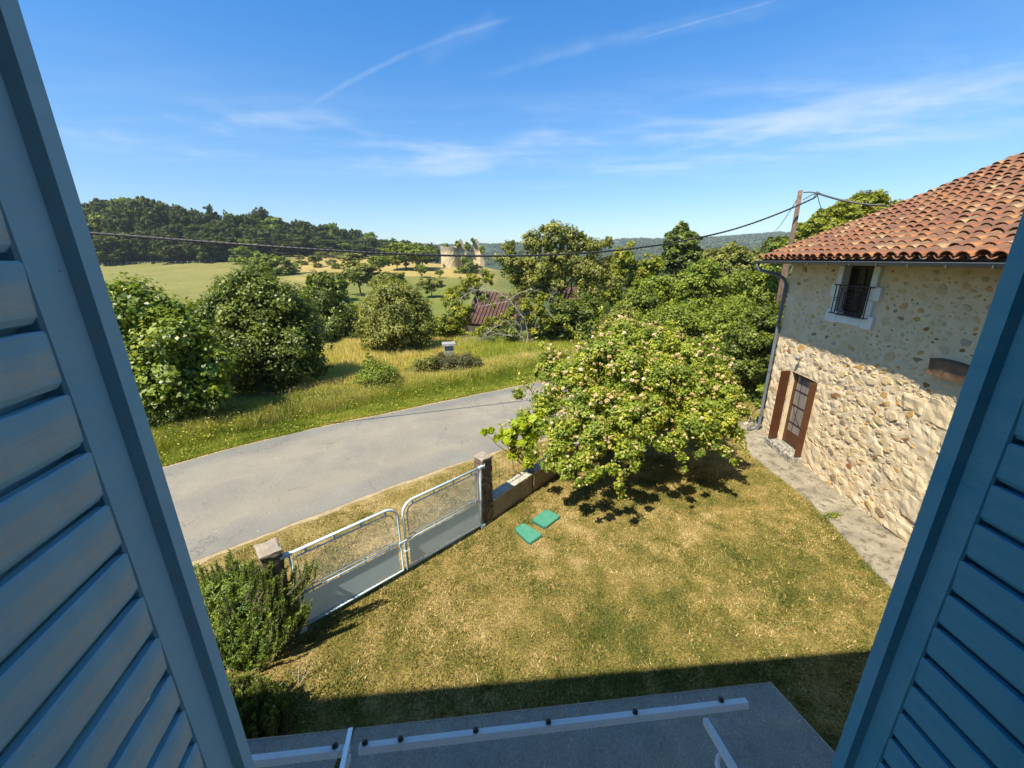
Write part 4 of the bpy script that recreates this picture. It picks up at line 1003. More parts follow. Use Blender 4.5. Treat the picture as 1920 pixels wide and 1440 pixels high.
# ------------------------------------------------------------------ gate, pillars, low wall
GATEP = simple('gate_paint', (.50, .62, .68), .42, .5, .08, 6)
GATEG = simple('gate_sheet', (.66, .80, .86), .45, .5, .05, 2)
PIL = simple('pillar_concrete', (.17, .125, .085), .95, .1, .4, 5, .7, dirt=((.055, .042, .03), .50))
PILTOP = simple('pillar_cap', (.30, .25, .19), .95, .1, .2, 9, .8, dirt=((.12, .11, .08), .60))
def gate_leaf(label, a, b, hinge_left, H_=1.33, group='garden gate leaves'):
    a = np.array(a); b = np.array(b); ln = np.linalg.norm(b - a); ang = math.atan2(b[1] - a[1], b[0] - a[0])
    root = thing('gate_leaf', label, 'gate', (a[0], a[1], 0), ang, group)
    r = .021; zb = .10; rc = .20; zt = H_
    fx = (lambda x: x) if hinge_left else (lambda x: ln - x)
    P = [(fx(.03), 0, zb)] + [(fx(ln - .03), 0, zb)] + [(fx(ln - .03), 0, zt - rc)]
    for i in range(1, 7):
        t_ = math.pi / 2 * i / 6; P.append((fx(ln - .03 - rc + rc * math.cos(t_)), 0, zt - rc + rc * math.sin(t_)))
    P += [(fx(-.07), 0, zt)]
    part('frame', MB().tube(P, r, 10).tube([(fx(.03), 0, .02), (fx(.03), 0, zt)], r * .9, 8).tube([(fx(.03), 0, .64), (fx(ln - .03), 0, .64)], r * .75, 8), GATEP, root, True)
    xa, xb = sorted((fx(.085), fx(ln - .085)))
    part('sheet_panel', MB().box((xa, -.004, .145), (xb, .004, .595)), GATEG, root)
    # inner frame with its mesh
    r2 = .011; zl, zh = .705, zt - .085; c2 = .12
    Q = [(fx(.10), 0, zl), (fx(ln - .10), 0, zl), (fx(ln - .10), 0, zh - c2), (fx(ln - .10 - c2 * .35), 0, zh - c2 * .3), (fx(ln - .10 - c2), 0, zh), (fx(.10), 0, zh), (fx(.10), 0, zl)]
    part('inner_frame', MB().tube(Q, r2, 6), GATEP, root)
    cl = MB()
    for i in range(4):
        x = fx(.22 + (ln - .44) * i / 3)
        cl.box((x - .012, -.006, zh), (x + .012, .006, zt - .015)); cl.box((x - .010, -.005, .65), (x + .010, .005, zl)); cl.box((x - .01, -.004, .59), (x + .01, .004, .63)); cl.box((x - .01, -.004, .115), (x + .01, .004, .15))
    for zz in (.80, 1.0, .25, .5): cl.box((min(fx(.03), fx(.10)), -.004, zz), (max(fx(.03), fx(.10)), .004, zz + .012)); cl.box((min(fx(ln - .03), fx(ln - .10)), -.004, zz), (max(fx(ln - .03), fx(ln - .10)), .004, zz + .012))
    part('clips', cl, GATEP, root)
    mv = []; mf = []; px_ = .052; pz_ = .024; xa, xb = sorted((fx(.105), fx(ln - .105)))
    nz = int((zh - zl) / pz_)
    for j in range(nz):
        zc = zl + (j + .5) * pz_; nx_ = int((xb - xa) / (px_ / 2)); pr_ = None
        for i in range(nx_ + 1):
            x = xa + i * px_ / 2; zz = zc + (pz_ * .42 if (i + j) % 2 else -pz_ * .42)
            if fx(x) > ln - .10 - c2 * .8 and zz > zh - c2 * .7: pr_ = None; continue
            o = len(mv); mv += [(x, -.008, zz + .0045), (x, .008, zz - .0045)]
            if pr_ is not None: mf.append((pr_, pr_ + 1, o + 1, o))
            pr_ = o
    me = bpy.data.meshes.new('wire_mesh'); me.from_pydata(mv, [], mf); link('wire_mesh', me, GATEP, root, kind='stuff')
    hb_ = MB().box((min(fx(-.09), fx(.05)), -.028, zt - .022), (max(fx(-.09), fx(.05)), .028, zt + .022), None, .004).tube([(fx(-.09), 0, zt - .06), (fx(-.09), 0, zt + .05)], .014, 8).box((min(fx(-.05), fx(.05)), -.024, .02), (max(fx(-.05), fx(.05)), .024, .08))
    part('hinge', hb_, GATEP, root)
    return root, fx, ln
GA, GM, GB = (-2.98, 4.30), (-1.80, 5.385), (-.60, 6.54)
gl, fxl, lnl = gate_leaf('gate leaf next to the rosemary, plant shadows on its grey sheet', GA, (GM[0] - .012, GM[1] - .011), True)
gr2, fxr, lnr = gate_leaf('gate leaf hung on the pillar beside the low wall, unshaded grey sheet', (GM[0] + .012, GM[1] + .011), GB, False)
part('latch', MB().box((-.10, -.03, .60), (.05, -.012, .66), None, .004).tube([(-.012, -.034, .10), (-.012, -.034, .62)], .009, 8).tube([(-.03, -.03, .5), (-.03, -.08, .5), (.05, -.085, .5)], .009, 6), GATEP, gr2)
def pillar(label, c, sx, sy, H_, ang, seed):
    r_ = thing('gate_pillar', label, 'pillar', (c[0], c[1], 0), ang, 'gate pillars')
    link('shaft', rough_box((-sx / 2, -sy / 2, -.05), (sx / 2, sy / 2, H_ - .03), .05, .012, 7, .012, seed), PIL, r_)
    link('cap', rough_box((-sx / 2 - .012, -sy / 2 - .012, H_ - .03), (sx / 2 + .012, sy / 2 + .012, H_ + .03), .04, .010, 9, .02, seed + 5), PILTOP, r_)
    return r_
pillar('square weathered gate pillar rising behind the rosemary', (-3.19, 4.28), .24, .30, 1.44, math.radians(42), 1)
pillar('square weathered gate pillar at the end of the low wall', (-.57, 6.74), .24, .25, 1.44, math.radians(46), 2)
LW = thing('low_wall', 'low rendered garden wall with stone coping running under the rose bush', 'wall', (-.48, 6.83, 0), math.atan2(.76, .65))
link('wall_body', rough_box((0, -.09, -.05), (6.6, .09, .44), .14, .012, 4, .01, 4), simple('wall_render', (.34, .27, .18), .95, .1, .25, 3, .6, dirt=((.14, .11, .07), .56)), LW)
x = 0.0; g = np.random.default_rng(9)
while x < 6.6:
    w = g.uniform(.42, .62); link('coping_stone', rough_box((x + .004, -.125, .445), (min(x + w, 6.62) - .006, .125, .50), .08, .008, 7, .01, x * 5), simple('coping', (.42, .38, .31), .95, .1, .22, 6, .6, dirt=((.20, .17, .13), .55)) if x == 0 else bpy.data.materials['coping'], LW); x += w
wf_ = thing('wire_fence', 'thin rusty wire mesh standing on the low wall by the gate pillar', 'fence', (-.48, 6.83, .5), math.atan2(.76, .65))
RUST = simple('rusty_wire', (.22, .11, .055), .8, .3, .3, 20)
wm = MB()
for i in range(30): wm.tube([(.05 + .1 * i, .03, .0), (.05 + .1 * i, .03 + .006 * math.sin(i), .72)], .0022, 4, False)
part('vertical_wires', wm, RUST, wf_, kind='stuff')
wm = MB()
for j in range(6): wm.tube([(0, .03, .02 + .14 * j), (1.5, .033, .015 + .14 * j), (3, .03, .02 + .14 * j)], .0024 if j < 5 else .004, 4, False)
part('line_wires', wm, RUST, wf_, kind='stuff')
# inspection covers
GREEN = mat('green_plastic'); t = NT(GREEN); t.base(t.mix(t.mr(t.noise(13, 5, .7), .5, .7, 0, .5), (.06, .24, .15), (.15, .30, .21)), .5, .4); t.bump(t.noise(60, 3, .6), .2, .004)
GREEND = simple('green_rim', (.03, .12, .085), .6, .3)
def cover(label, pts, seed):
    c = np.mean([gnd(*p)[:2] for p in pts], 0); W_ = [gnd(*p)[:2] for p in pts]
    root = thing('inspection_cover', label, 'manhole cover', (c[0], c[1], 0), 0, 'inspection covers in the lawn')
    def poly(sc):
        q = [(w - c) * sc for w in W_]; out = []
        for i in range(4):
            a_, b_, d_ = q[i - 1], q[i], q[(i + 1) % 4]
            out.append(b_ + (a_ - b_) * .10); out.append(b_ + (b_ - a_) * 0 + (d_ - b_) * .10)
        return [tuple(o) for o in out]
    part('rim', MB().prism(poly(1.04), -.03, .032), GREEND, root); part('lid', MB().prism(poly(.95), .03, .045), GREEN, root)
    l_ = MB(); u_ = (W_[2] - W_[1]) / 2; v_ = (W_[1] - W_[0]) / 2
    l_.sphere((*(u_ * .3 + v_ * .5), .045), .014, 8, 4, (1, 1, .4)); l_.sphere((*(-u_ * .4 - v_ * .3), .045), .010, 8, 4, (1, 1, .4)); part('screw', l_, GREEND, root)
cover('green inspection cover in the lawn nearer the gate, fully sunlit', [(964, 995), (981, 983), (1018, 1005.6), (993, 1023)], 1)
cover('green inspection cover in the lawn closer to the rose bush, its corner shaded', [(996, 978), (1025, 957), (1051, 971), (1022, 993)], 2)
# stone post across the road
ps = thing('stone_post', 'short whitewashed stone post with a flat cap in the brambles across the road', 'post', (-3.0, 18.6, 0), R(12))
link('shaft', rough_box((-.21, -.21, -.1), (.21, .21, 1.13), .12, .012, 5, .01, 8), simple('post_stone', (.34, .32, .29), .9, .15, .2, 5, .5, dirt=((.30, .27, .23), .56)), ps)
link('cap', rough_box((-.31, -.31, 1.13), (.31, .31, 1.24), .12, .012, 5, .01, 9), simple('post_cap', (.30, .285, .26), .9, .15, .2, 5, .5), ps)
# utility pole and cables
PW = simple('pole_wood', (.15, .10, .072), .9, .2, .35, 9, .5); INS = simple('clamp', (.12, .13, .13), .5, .5)
pb, ptp = at(1466, 560, 14.5), at(1501, 357, 14.5)
up_ = thing('utility_pole', 'brown wooden utility pole behind the corner of the stone house', 'pole', (pb[0], 14.5, 0))
ptop = (0, 0, ptp[2]); pdx = (ptp[0] - pb[0])
part('pole_shaft', MB().tube([(0, 0, -.3), (0, 0, 3), (pdx * .5, 0, 5.2), (pdx, 0, ptp[2])], [.10, .095, .08, .065], 12), PW, up_, True)
part('splice_stub', MB().tube([(-.13, .02, -.3), (-.11, .02, 4.6), (-.08, .02, 5.3)], [.07, .06, .02], 10), PW, up_, True)
hook = at(1532, 362, 14.3)
def upl(p): return (p[0] - pb[0], p[1] - 14.5, p[2])
bm_ = MB().tube([upl(at(1506, 361, 14.5)), upl(at(1519, 360, 14.4)), upl(hook)], .022, 6).tube([upl(at(1505, 375, 14.5)), upl(at(1520, 366, 14.4)), upl(hook)], .02, 6)
bm_.sphere(upl(hook), .06, 8, 5).sphere(upl(at(1529, 368, 14.3)), .05, 8, 5)
part('cable_bracket', bm_, INS, up_)
CAB = simple('cable_black', (.03, .03, .032), .45, .5, .2, 30)
def cable(name, label, pts, r, twist=False):
    pts = [np.array(p) for p in pts]; root = thing(name, label, 'cable', tuple(pts[0]), 0)
    q = [p - pts[0] for p in pts]
    if not twist: part('cable_strand', MB().tube(q, r, 6), CAB, root, True); return root
    q = np.array(q); seg = np.r_[0, np.cumsum(np.linalg.norm(np.diff(q, axis=0), axis=1))]; s = np.arange(0, seg[-1], .07); P = np.stack([np.interp(s, seg, q[:, i]) for i in range(3)], 1)
    for k in range(3):
        a_ = s / .42 * 2 * math.pi + k * 2.094; mb_ = MB(); mb_.tube(P + np.stack([0 * a_, np.cos(a_) * r, np.sin(a_) * r], 1), r * .85, 5); part('cable_strand', mb_, CAB, root, True)
    return root
xs_ = np.array([-9.3, -5.27, -2.2, .0, 4.45, 8.26, 10.2]); zs_ = np.array([5.66, 5.32, 5.13, 5.08, 5.36, 6.06, 6.66])
cf = np.polyfit(xs_, zs_, 3); xx = np.linspace(-16, hook[0], 90)
pts = [(x_, 11.75 + .325 * x_ + (hook[1] - 11.75 - .325 * hook[0]) * np.clip((x_ - 7) / (hook[0] - 7), 0, 1), np.polyval(cf, x_)) for x_ in xx]
zend = pts[-1][2]; pts = [(p[0], p[1], p[2] + (hook[2] - .12 - zend) * np.clip((p[0] - 7) / (hook[0] - 7), 0, 1) ** 1.5) for p in pts]
cable('overhead_cable', 'thick twisted black cable sagging over the road to the utility pole', pts, .017, True)
e2 = at(1662, 386, 13.0)
cable('overhead_cable', 'thick black cable from the utility pole bracket down behind the tiled roof', [hook + (e2 - hook) * f_ - np.array([0, 0, .08 * math.sin(math.pi * f_)]) for f_ in np.linspace(0, 1, 12)], .03)
e3 = at(1445, 437, 30.0); s3 = at(1498, 368, 14.5)
cable('overhead_cable', 'thin cable dropping left of the utility pole to the far trees', [s3 + (e3 - s3) * f_ - np.array([0, 0, .3 * math.sin(math.pi * f_)]) for f_ in np.linspace(0, 1, 12)], .012)
e4 = at(1549, 393, 22.0)
cable('overhead_cable', 'thin cable dropping right of the utility pole bracket into the green tree', [hook + (e4 - hook) * f_ - np.array([0, 0, .2 * math.sin(math.pi * f_)]) for f_ in np.linspace(0, 1, 10)], .012)
# ------------------------------------------------------------------ vegetation
def LP(lst, Y): return [lobe_px(l[0], l[1], l[2], Y + (l[3] if len(l) > 3 else 0), l[4] if len(l) > 4 else 1.0) for l in lst]
def gbase(px, py=None, Y=None, z=None):
    if Y is None: return gnd(px, py)
    p = at(px, 600, Y); return (p[0], Y, float(hgt(p[0], Y)))
# --- across the road, left
plant('bush', 'large broad-leaved bush with glossy light green leaves beside the left shutter', 'bush',
      LP([(250, 590, 62), (310, 600, 50, .4), (205, 600, 60, .5), (345, 650, 66), (270, 670, 85, .3), (395, 690, 48), (330, 715, 70, -.2), (240, 730, 80, .2), (405, 735, 34, -.2), (180, 680, 90, .6), (120, 640, 80, .8)], 11.9),
      (-9.6, 11.9, 0), 36000, .14, 'walnut', 101, .09, clump=.42, aspect=.72, fold=.22)
plant('bush', 'tall dark leafy bush between the broad-leaved bush and the hay meadow', 'bush',
      LP([(480, 555, 50), (435, 570, 44, .2), (525, 575, 48), (560, 610, 40, .3), (480, 610, 62), (400, 610, 42), (560, 650, 52), (490, 665, 66, -.3), (420, 660, 46, .2), (595, 690, 24), (530, 690, 50, -.3), (450, 700, 48), (380, 590, 28, .4)], 15.6),
      (-9.0, 15.6, 0), 46000, .125, 'dark', 102, .10, clump=.34, aspect=.6)
for (nm, lab, lob, Y, n, lf, key, sd) in (
    ('tree', 'rounded loose-branched light green tree standing in the hay meadow', [(738, 560, 36), (705, 585, 36, .2), (775, 585, 36, .3), (740, 600, 52), (695, 620, 32), (785, 620, 36), (740, 628, 48, -.3), (722, 548, 26, .4), (760, 560, 30, .3), (790, 600, 20, .3), (705, 640, 28)], 22.5, 30000, .125, 'olive', 103),
    ('tree', 'slim dark green tree wedged behind the tall dark bush', [(600, 535, 28), (625, 565, 34), (590, 580, 38, .4), (635, 610, 36), (600, 625, 40), (645, 640, 24, .4), (570, 560, 26, .6), (635, 535, 18, .5)], 27, 11000, .17, 'dark', 104),
    ('bush', 'yellow green thicket between the round meadow tree and the barn roof', [(835, 615, 30), (860, 590, 26, 1), (815, 630, 24), (855, 635, 26), (880, 640, 20), (800, 640, 18), (850, 565, 24, 4), (885, 535, 20, 6), (865, 550, 18, 6), (912, 520, 15, 8), (905, 622, 16), (930, 618, 14), (955, 605, 14), (905, 560, 10, 1), (960, 560, 13, .5), (948, 592, 13, .3), (930, 602, 11), (962, 580, 12, .4), (915, 600, 9), (955, 612, 13), (880, 600, 8, 1), (925, 572, 7, 1), (940, 560, 8, .5)], 27, 15000, .15, 'bright', 105),
    ('tree', 'big spreading half-bare tree with ivy in front of the barn roofs', [(1040, 448, 30), (1000, 460, 24, .5), (1075, 460, 28, .5), (955, 465, 15), (1110, 470, 22), (1140, 455, 12, .5), (960, 500, 30), (1010, 500, 34), (1060, 500, 34), (1110, 515, 32), (1140, 490, 14), (990, 535, 32), (1040, 545, 26), (1100, 555, 28, -.3), (1020, 430, 10), (1090, 442, 10), (1150, 530, 22)], 27, 20000, .155, 'olive', 106),
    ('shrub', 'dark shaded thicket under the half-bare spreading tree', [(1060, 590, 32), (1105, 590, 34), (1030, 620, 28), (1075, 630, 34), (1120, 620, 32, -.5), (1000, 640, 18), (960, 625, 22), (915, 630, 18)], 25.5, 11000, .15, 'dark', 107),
    ('bush', 'bushes with bright green tops on the skyline right of the half-bare tree', [(1170, 488, 26), (1185, 510, 26, 1), (1150, 525, 26), (1225, 500, 20, 1), (1200, 535, 28), (1145, 560, 22)], 38, 9000, .24, 'bright', 108),
    ('conical_tree', 'dense dark conical tree standing above the thicket on the skyline', [(1278, 432, 15), (1265, 450, 18), (1295, 452, 17), (1280, 462, 24), (1258, 480, 20), (1302, 480, 19), (1280, 492, 28), (1250, 498, 16), (1312, 500, 14)], 44, 11000, .27, 'dark', 109)):
    b = gbase(lob[0][0], Y=Y); plant(nm, lab, 'tree' if 'tree' in nm else 'bush', LP(lob, Y), b, n, lf, key, sd, .16 if Y < 30 else .3, clump=.34 if Y < 30 else .3)
thk = [('mid', [(1200, 560, 34), (1235, 545, 30), (1180, 590, 30), (1225, 590, 36), (1255, 570, 30)], 31, 'mid green bush of the thicket below the conical tree'),
       ('mid', [(1290, 540, 34), (1320, 520, 30), (1350, 545, 34), (1300, 580, 36), (1345, 585, 34)], 30, 'mid green bush of the thicket right below the conical tree'),
       ('olive', [(1370, 480, 24), (1345, 500, 26), (1400, 500, 26), (1330, 480, 14), (1370, 520, 30)], 36, 'soft green tree top showing between conical tree and stone house'),
       ('mid', [(1400, 540, 34), (1440, 520, 30), (1425, 560, 38), (1390, 580, 34), (1455, 560, 30)], 26, 'leafy bush rising close behind the stone house downpipe'),
       ('dark', [(1450, 462, 14), (1465, 455, 10), (1440, 480, 16)], 40, 'small dark bush showing at the foot of the utility pole'),
       ('olive', [(1170, 600, 26), (1150, 620, 26), (1190, 625, 28)], 24, 'olive bush just behind the top of the rose bush')]
for i, (key, lob, Y, lab) in enumerate(thk):
    plant('bush', lab, 'bush', LP(lob, Y), gbase(lob[0][0], Y=Y), 12000, .0062 * Y, key, 120 + i, .12, clump=.34)
near_thk = [('mid', [(1225, 625, 40), (1270, 610, 44), (1315, 625, 44), (1250, 660, 40), (1300, 670, 44)], 21, 'bush filling the gap behind the rose bush, mid green', 15000),
            ('mid', [(1345, 610, 40), (1380, 600, 38), (1410, 620, 34), (1365, 650, 44), (1330, 660, 40)], 19.5, 'bush with finely cut leaves between rose bush and stone house', 15000),
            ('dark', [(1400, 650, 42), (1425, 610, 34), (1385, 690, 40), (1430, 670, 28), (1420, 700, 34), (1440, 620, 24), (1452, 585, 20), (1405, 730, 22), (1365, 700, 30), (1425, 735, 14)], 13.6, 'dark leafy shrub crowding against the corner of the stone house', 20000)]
for i, (key, lob, Y, lab, n) in enumerate(near_thk):
    plant('bush', lab, 'bush', LP(lob, Y), gbase(lob[0][0], Y=Y), n, .085 if Y < 15 else .12, key, 130 + i, .10, clump=.34)
plant('bush', 'low light green plant climbing the foot of the downpipe', 'bush', LP([(1432, 735, 13), (1440, 750, 9), (1425, 758, 10), (1446, 722, 9)], 11.2), gbase(1432, Y=11.2), 2200, .075, 'mid', 141, .02, clump=.5)
plant('tree', 'tall light olive tree showing above the tiled roof slope', 'tree', LP([(1615, 395, 30), (1580, 400, 26), (1640, 385, 22), (1545, 415, 26), (1600, 420, 34), (1515, 432, 20), (1560, 440, 34), (1500, 452, 18), (1640, 420, 34), (1530, 460, 30), (1655, 375, 12), (1485, 462, 12)], 34),
      gbase(1580, Y=34), 19000, .22, 'bright', 142, .3, clump=.3)
plant('bush', 'green bushes at the left end of the roof behind the utility pole', 'bush', LP([(1455, 470, 14), (1475, 462, 12), (1490, 480, 18), (1465, 490, 18)], 24), gbase(1465, Y=24), 4000, .14, 'mid', 143, .1, clump=.4)
# brambles and verge bushes
VB = [('bush', 'small round bush with a conifer sapling growing out of it', [(705, 706, 34), (688, 720, 27), (727, 716, 28), (706, 728, 30)], 15.2, 8500, .07, 'mid'),
      ('bramble', 'brown and green bramble tangle at the foot of the stone post', [(828, 680, 19), (850, 682, 20), (874, 678, 18), (894, 682, 13), (806, 690, 18), (840, 696, 20), (868, 694, 18)], 17.4, 13000, .055, 'bramble'),
      ('bramble', 'low green bramble patch between the sapling bush and the stone post', [(785, 690, 17), (768, 702, 14), (806, 682, 15)], 17.0, 4200, .06, 'olive'),
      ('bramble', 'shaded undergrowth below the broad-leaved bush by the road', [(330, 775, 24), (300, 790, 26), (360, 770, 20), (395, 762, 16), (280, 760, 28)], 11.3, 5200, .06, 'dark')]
for i, (nm, lab, lob, Y, n, lf, key) in enumerate(VB): plant(nm, lab, 'bush' if nm == 'bush' else 'bramble', LP(lob, Y), gbase(lob[0][0], Y=Y), n, lf, key, 150 + i, .02, clump=.5)
# conifer sapling
sb_ = at(699, 740, 15.15); cs = thing('conifer_sapling', 'little conifer sapling with a yellow-green top poking out of the round bush', 'sapling', (sb_[0], 15.15, 0))
top = at(699, 655, 15.15); part('trunk', MB().tube([(0, 0, 0), (0, 0, top[2])], [.03, .008], 6), BARK, cs)
P = []; Nn = []; tt = []; g = np.random.default_rng(8)
for k in range(9):
    z_ = top[2] - .02 - k * .16; L_ = .05 + .055 * k if k > 1 else .07
    for b_ in range(6):
        a_ = g.uniform(0, 6.28)
        for q in np.linspace(.1, 1, 12):
            for _ in range(3): P.append((math.cos(a_) * L_ * q + g.normal(0, .012), math.sin(a_) * L_ * q + g.normal(0, .012), z_ + .05 * q + g.normal(0, .012))); Nn.append(g.normal(size=3) + (0, 0, 1)); tt.append(.95 if k < 2 else .35)
v, f, tq = leaf_cards(np.array(P), np.array(Nn), np.full(len(P), .085), np.array(tt), .30, .1, g); link('crown', np_mesh('crown', v, f, {'tint': tq}), G['mid'], cs)

# fallen pale dead branches in front of the barn
db = at(985, 650, 24.8); dt_ = thing('dead_tree', 'bleached leafless dead tree leaning left in front of the brown barn roof', 'dead tree', (db[0], 24.8, float(hgt(db[0], 24.8))))
b0 = np.array(dt_.location)
def dpx(x, y, dy=0): return tuple(at(x, y, 24.3 + dy) - b0)
g = np.random.default_rng(77)
def dead(name, pts, r0, kids=5, kl=.9):
    P = [np.array(dpx(*p)) for p in pts]; mb = MB(); r0 *= .38; mb.tube(P, list(np.linspace(r0, r0 * .35, len(P))), 6)
    seg = []
    for i in range(len(P) - 1):
        for q in (.3, .7): seg.append((P[i] * (1 - q) + P[i + 1] * q, unit(P[i + 1] - P[i])))
    for s, d in seg:
        for _ in range(kids):
            dd = unit(d * .6 + g.normal(size=3) * .7 + np.array([-.2, 0, .1])); L_ = kl * g.uniform(.3, 1); m1 = s + dd * L_ * .5; dd2 = unit(dd + g.normal(size=3) * .4); m2 = m1 + dd2 * L_ * .5
            mb.tube([s, m1, m2], [r0 * .22, r0 * .15, r0 * .05], 4)
            for _ in range(2): d3 = unit(dd2 + g.normal(size=3) * .6); mb.tube([m1, m1 + d3 * L_ * .4], [r0 * .12, r0 * .05], 3)
    return part(name, mb, BARKPALE, dt_)
dead('branch', [(985, 600), (965, 575), (955, 562), (930, 545), (905, 542), (880, 548), (862, 560)], .09)
dead('branch', [(955, 562), (975, 548), (995, 543), (1010, 546)], .06, 4, .5)
dead('branch', [(955, 565), (925, 570), (898, 575), (875, 560)], .06, 4, .6)
dead('branch', [(898, 572), (890, 548), (885, 533)], .045, 3, .5)
dead('branch', [(912, 568), (909, 540), (905, 518), (900, 505)], .04, 3, .4)
dead('branch', [(985, 650), (990, 630), (985, 600)], .12, 2, .6)
dead('branch', [(985, 640), (950, 600), (925, 615), (908, 630), (895, 640)], .06, 6, .8)
dead('branch', [(960, 630), (930, 625), (905, 635), (880, 632), (870, 640)], .05, 7, .8)
dead('branch', [(1040, 600), (1025, 580), (1030, 560), (1045, 545)], .05, 6, .7)
dead('branch', [(975, 640), (978, 615), (965, 600)], .05, 6, .7)
# ivy trunk
iv = plant('ivy_trunk', 'ivy-covered trunk with light green leaf tufts beside the dead branches', 'tree', LP([(985, 575, 14), (992, 600, 13), (1012, 585, 12), (1015, 560, 12), (1025, 605, 14), (1000, 620, 10), (1040, 600, 10)], 24.6), gbase(1000, Y=24.6), 4200, .13, 'bright', 160, .2, clump=.5)

# --- barn roofs behind
BT = simple('barn_roof_tiles', (.13, .075, .058), .95, .05, .35, 2.5, .5, dirt=((.09, .055, .04), .5))
def barn(label, p1, p2, p3, Y1, Y2, wallh=2.0):
    """p1,p2: eave ends, p3: ridge start"""
    a_, b_, c_ = at(*p1, Y1), at(*p2, Y2), at(*p3, (Y1 + Y2) / 2 + 3)
    root = thing('barn', label, 'barn', (a_[0], a_[1], a_[2] - wallh)); o = np.array(root.location)
    A_, B_, C_ = a_ - o, b_ - o, c_ - o; D_ = C_ + (B_ - A_)
    n_ = unit(np.cross(B_ - A_, C_ - A_)); n_ *= np.sign(n_[2])
    mb = MB(); mb.add([A_, B_, D_, C_, *(q - n_ * .12 for q in (A_, B_, D_, C_))], [(0, 1, 2, 3), (7, 6, 5, 4), (0, 4, 5, 1), (1, 5, 6, 2), (2, 6, 7, 3), (3, 7, 4, 0)])
    ro = part('roof', mb, BT, root)
    L_ = np.linalg.norm(B_ - A_); nn = int(L_ / .30); rm = MB()
    for i in range(nn):
        s_ = A_ + (B_ - A_) * ((i + .5) / nn); e_ = s_ + (C_ - A_)
        pts = [s_ + (e_ - s_) * q + n_ * .02 for q in np.linspace(0, 1, 9)]
        rm.tube(pts, [.06 + .01 * (k % 2) for k in range(9)], 5)
    part('tile_rows', rm, BT, ro, kind='stuff')
    back = (C_ - A_) * np.array([1, 1, 0]); E_, F_ = A_ + 2 * back, B_ + 2 * back
    w_ = MB(); z0_ = -.6
    w_.add([(A_[0], A_[1], z0_), (B_[0], B_[1], z0_), (F_[0], F_[1], z0_), (E_[0], E_[1], z0_), A_ - (0, 0, .15), B_ - (0, 0, .15), F_ - (0, 0, .15), E_ - (0, 0, .15), C_ - (0, 0, .15), D_ - (0, 0, .15)], [(0, 1, 5, 4), (1, 2, 6, 9, 5), (2, 3, 7, 6), (3, 0, 4, 8, 7)])
    part('wall', w_, simple('barn_wall', (.20, .16, .11), .9, .1, .2, 2, .5), root)
    part('back_roof', MB().add([C_, D_, F_, E_, C_ - (0, 0, .1), D_ - (0, 0, .1), F_ - (0, 0, .1), E_ - (0, 0, .1)], [(0, 1, 2, 3), (7, 6, 5, 4), (0, 4, 5, 1), (1, 5, 6, 2), (2, 6, 7, 3), (3, 7, 4, 0)]), BT, root)
barn('low barn with a steep brown tiled roof behind the dead branches', (868, 606), (965, 612), (895, 545), 30, 32)
barn('second brown tiled roof glimpsed between bushes right of the ivy trunk', (1040, 562), (1115, 560), (1052, 539), 44, 44)

# --- the rose bush, vine
RL_ = [(1170, 650, 50), (1120, 672, 46), (1228, 655, 48), (1285, 678, 46), (1330, 700, 42), (1170, 705, 58), (1075, 712, 46), (1040, 685, 34), (1235, 715, 54), (1290, 735, 50), (1345, 750, 44), (1215, 770, 40),
       (1030, 755, 34), (1105, 770, 52), (1015, 800, 26), (1170, 780, 48), (1300, 790, 44), (1360, 795, 34), (1060, 810, 38), (1120, 825, 40), (1045, 850, 30), (1090, 865, 28), (1170, 840, 28), (1150, 880, 20), (1160, 908, 13), (1125, 885, 17), (1190, 875, 14),
       (1270, 825, 26), (1280, 858, 14), (1285, 878, 9), (1330, 830, 22), (1358, 848, 15), (1376, 866, 10), (1385, 815, 18), (1335, 640, 18), (1140, 618, 16), (1010, 700, 16), (972, 740, 14), (985, 780, 18), (965, 800, 11), (1395, 770, 14), (1205, 622, 16), (1270, 640, 18), (1215, 820, 18), (1060, 880, 24), (1108, 898, 17), (1030, 872, 20), (1000, 850, 18), (1195, 845, 22), (1240, 835, 20), (1310, 850, 14), (1085, 905, 12)]
def rose_y(px, py): return 9.0 - (py - 620) * .0102 + max(0, px - 1250) * .004 + max(0, 1080 - px) * .007
ROSE = [lobe_px(a_, b_, c_, rose_y(a_, b_)) for a_, b_, c_ in RL_] + [lobe_px(a_, b_, r_, Y_) for a_, b_, r_, Y_ in ((1150, 690, 60, 9.4), (1230, 700, 60, 9.4), (1300, 720, 60, 9.4), (1180, 770, 50, 9.3), (1245, 775, 50, 9.4), (1310, 775, 44, 9.5), (1120, 785, 42, 9.0))]
rb_root = plant('rose_bush', 'huge sprawling rose bush covered in faded cream and peach blossoms', 'rose bush', ROSE, (2.6, 9.6, 0), 130000, .057, 'rose', 170, .06, clump=.36, shell=.3, under=.6)
g = np.random.default_rng(171)
L2 = [[l[0] - 2.6, l[1] - 9.6, l[2], *[q * 1.06 for q in l[3:]]] for l in ROSE]
P, Nn, tn_ = lobe_points(L2, 34000, g, clump=.08, cl_n=1500, shell=.0, under=.45)
Nn = unit(Nn + g.normal(size=Nn.shape) * .5)
v, f, tq = leaf_cards(P, Nn, .046 * g.uniform(.6, 1.3, len(P)), np.clip(tn_ + .05, 0, 1), .95, .25, g); link('blossoms', np_mesh('blossoms', v, f, {'tint': tq}), G['blossom'], rb_root, kind='stuff')
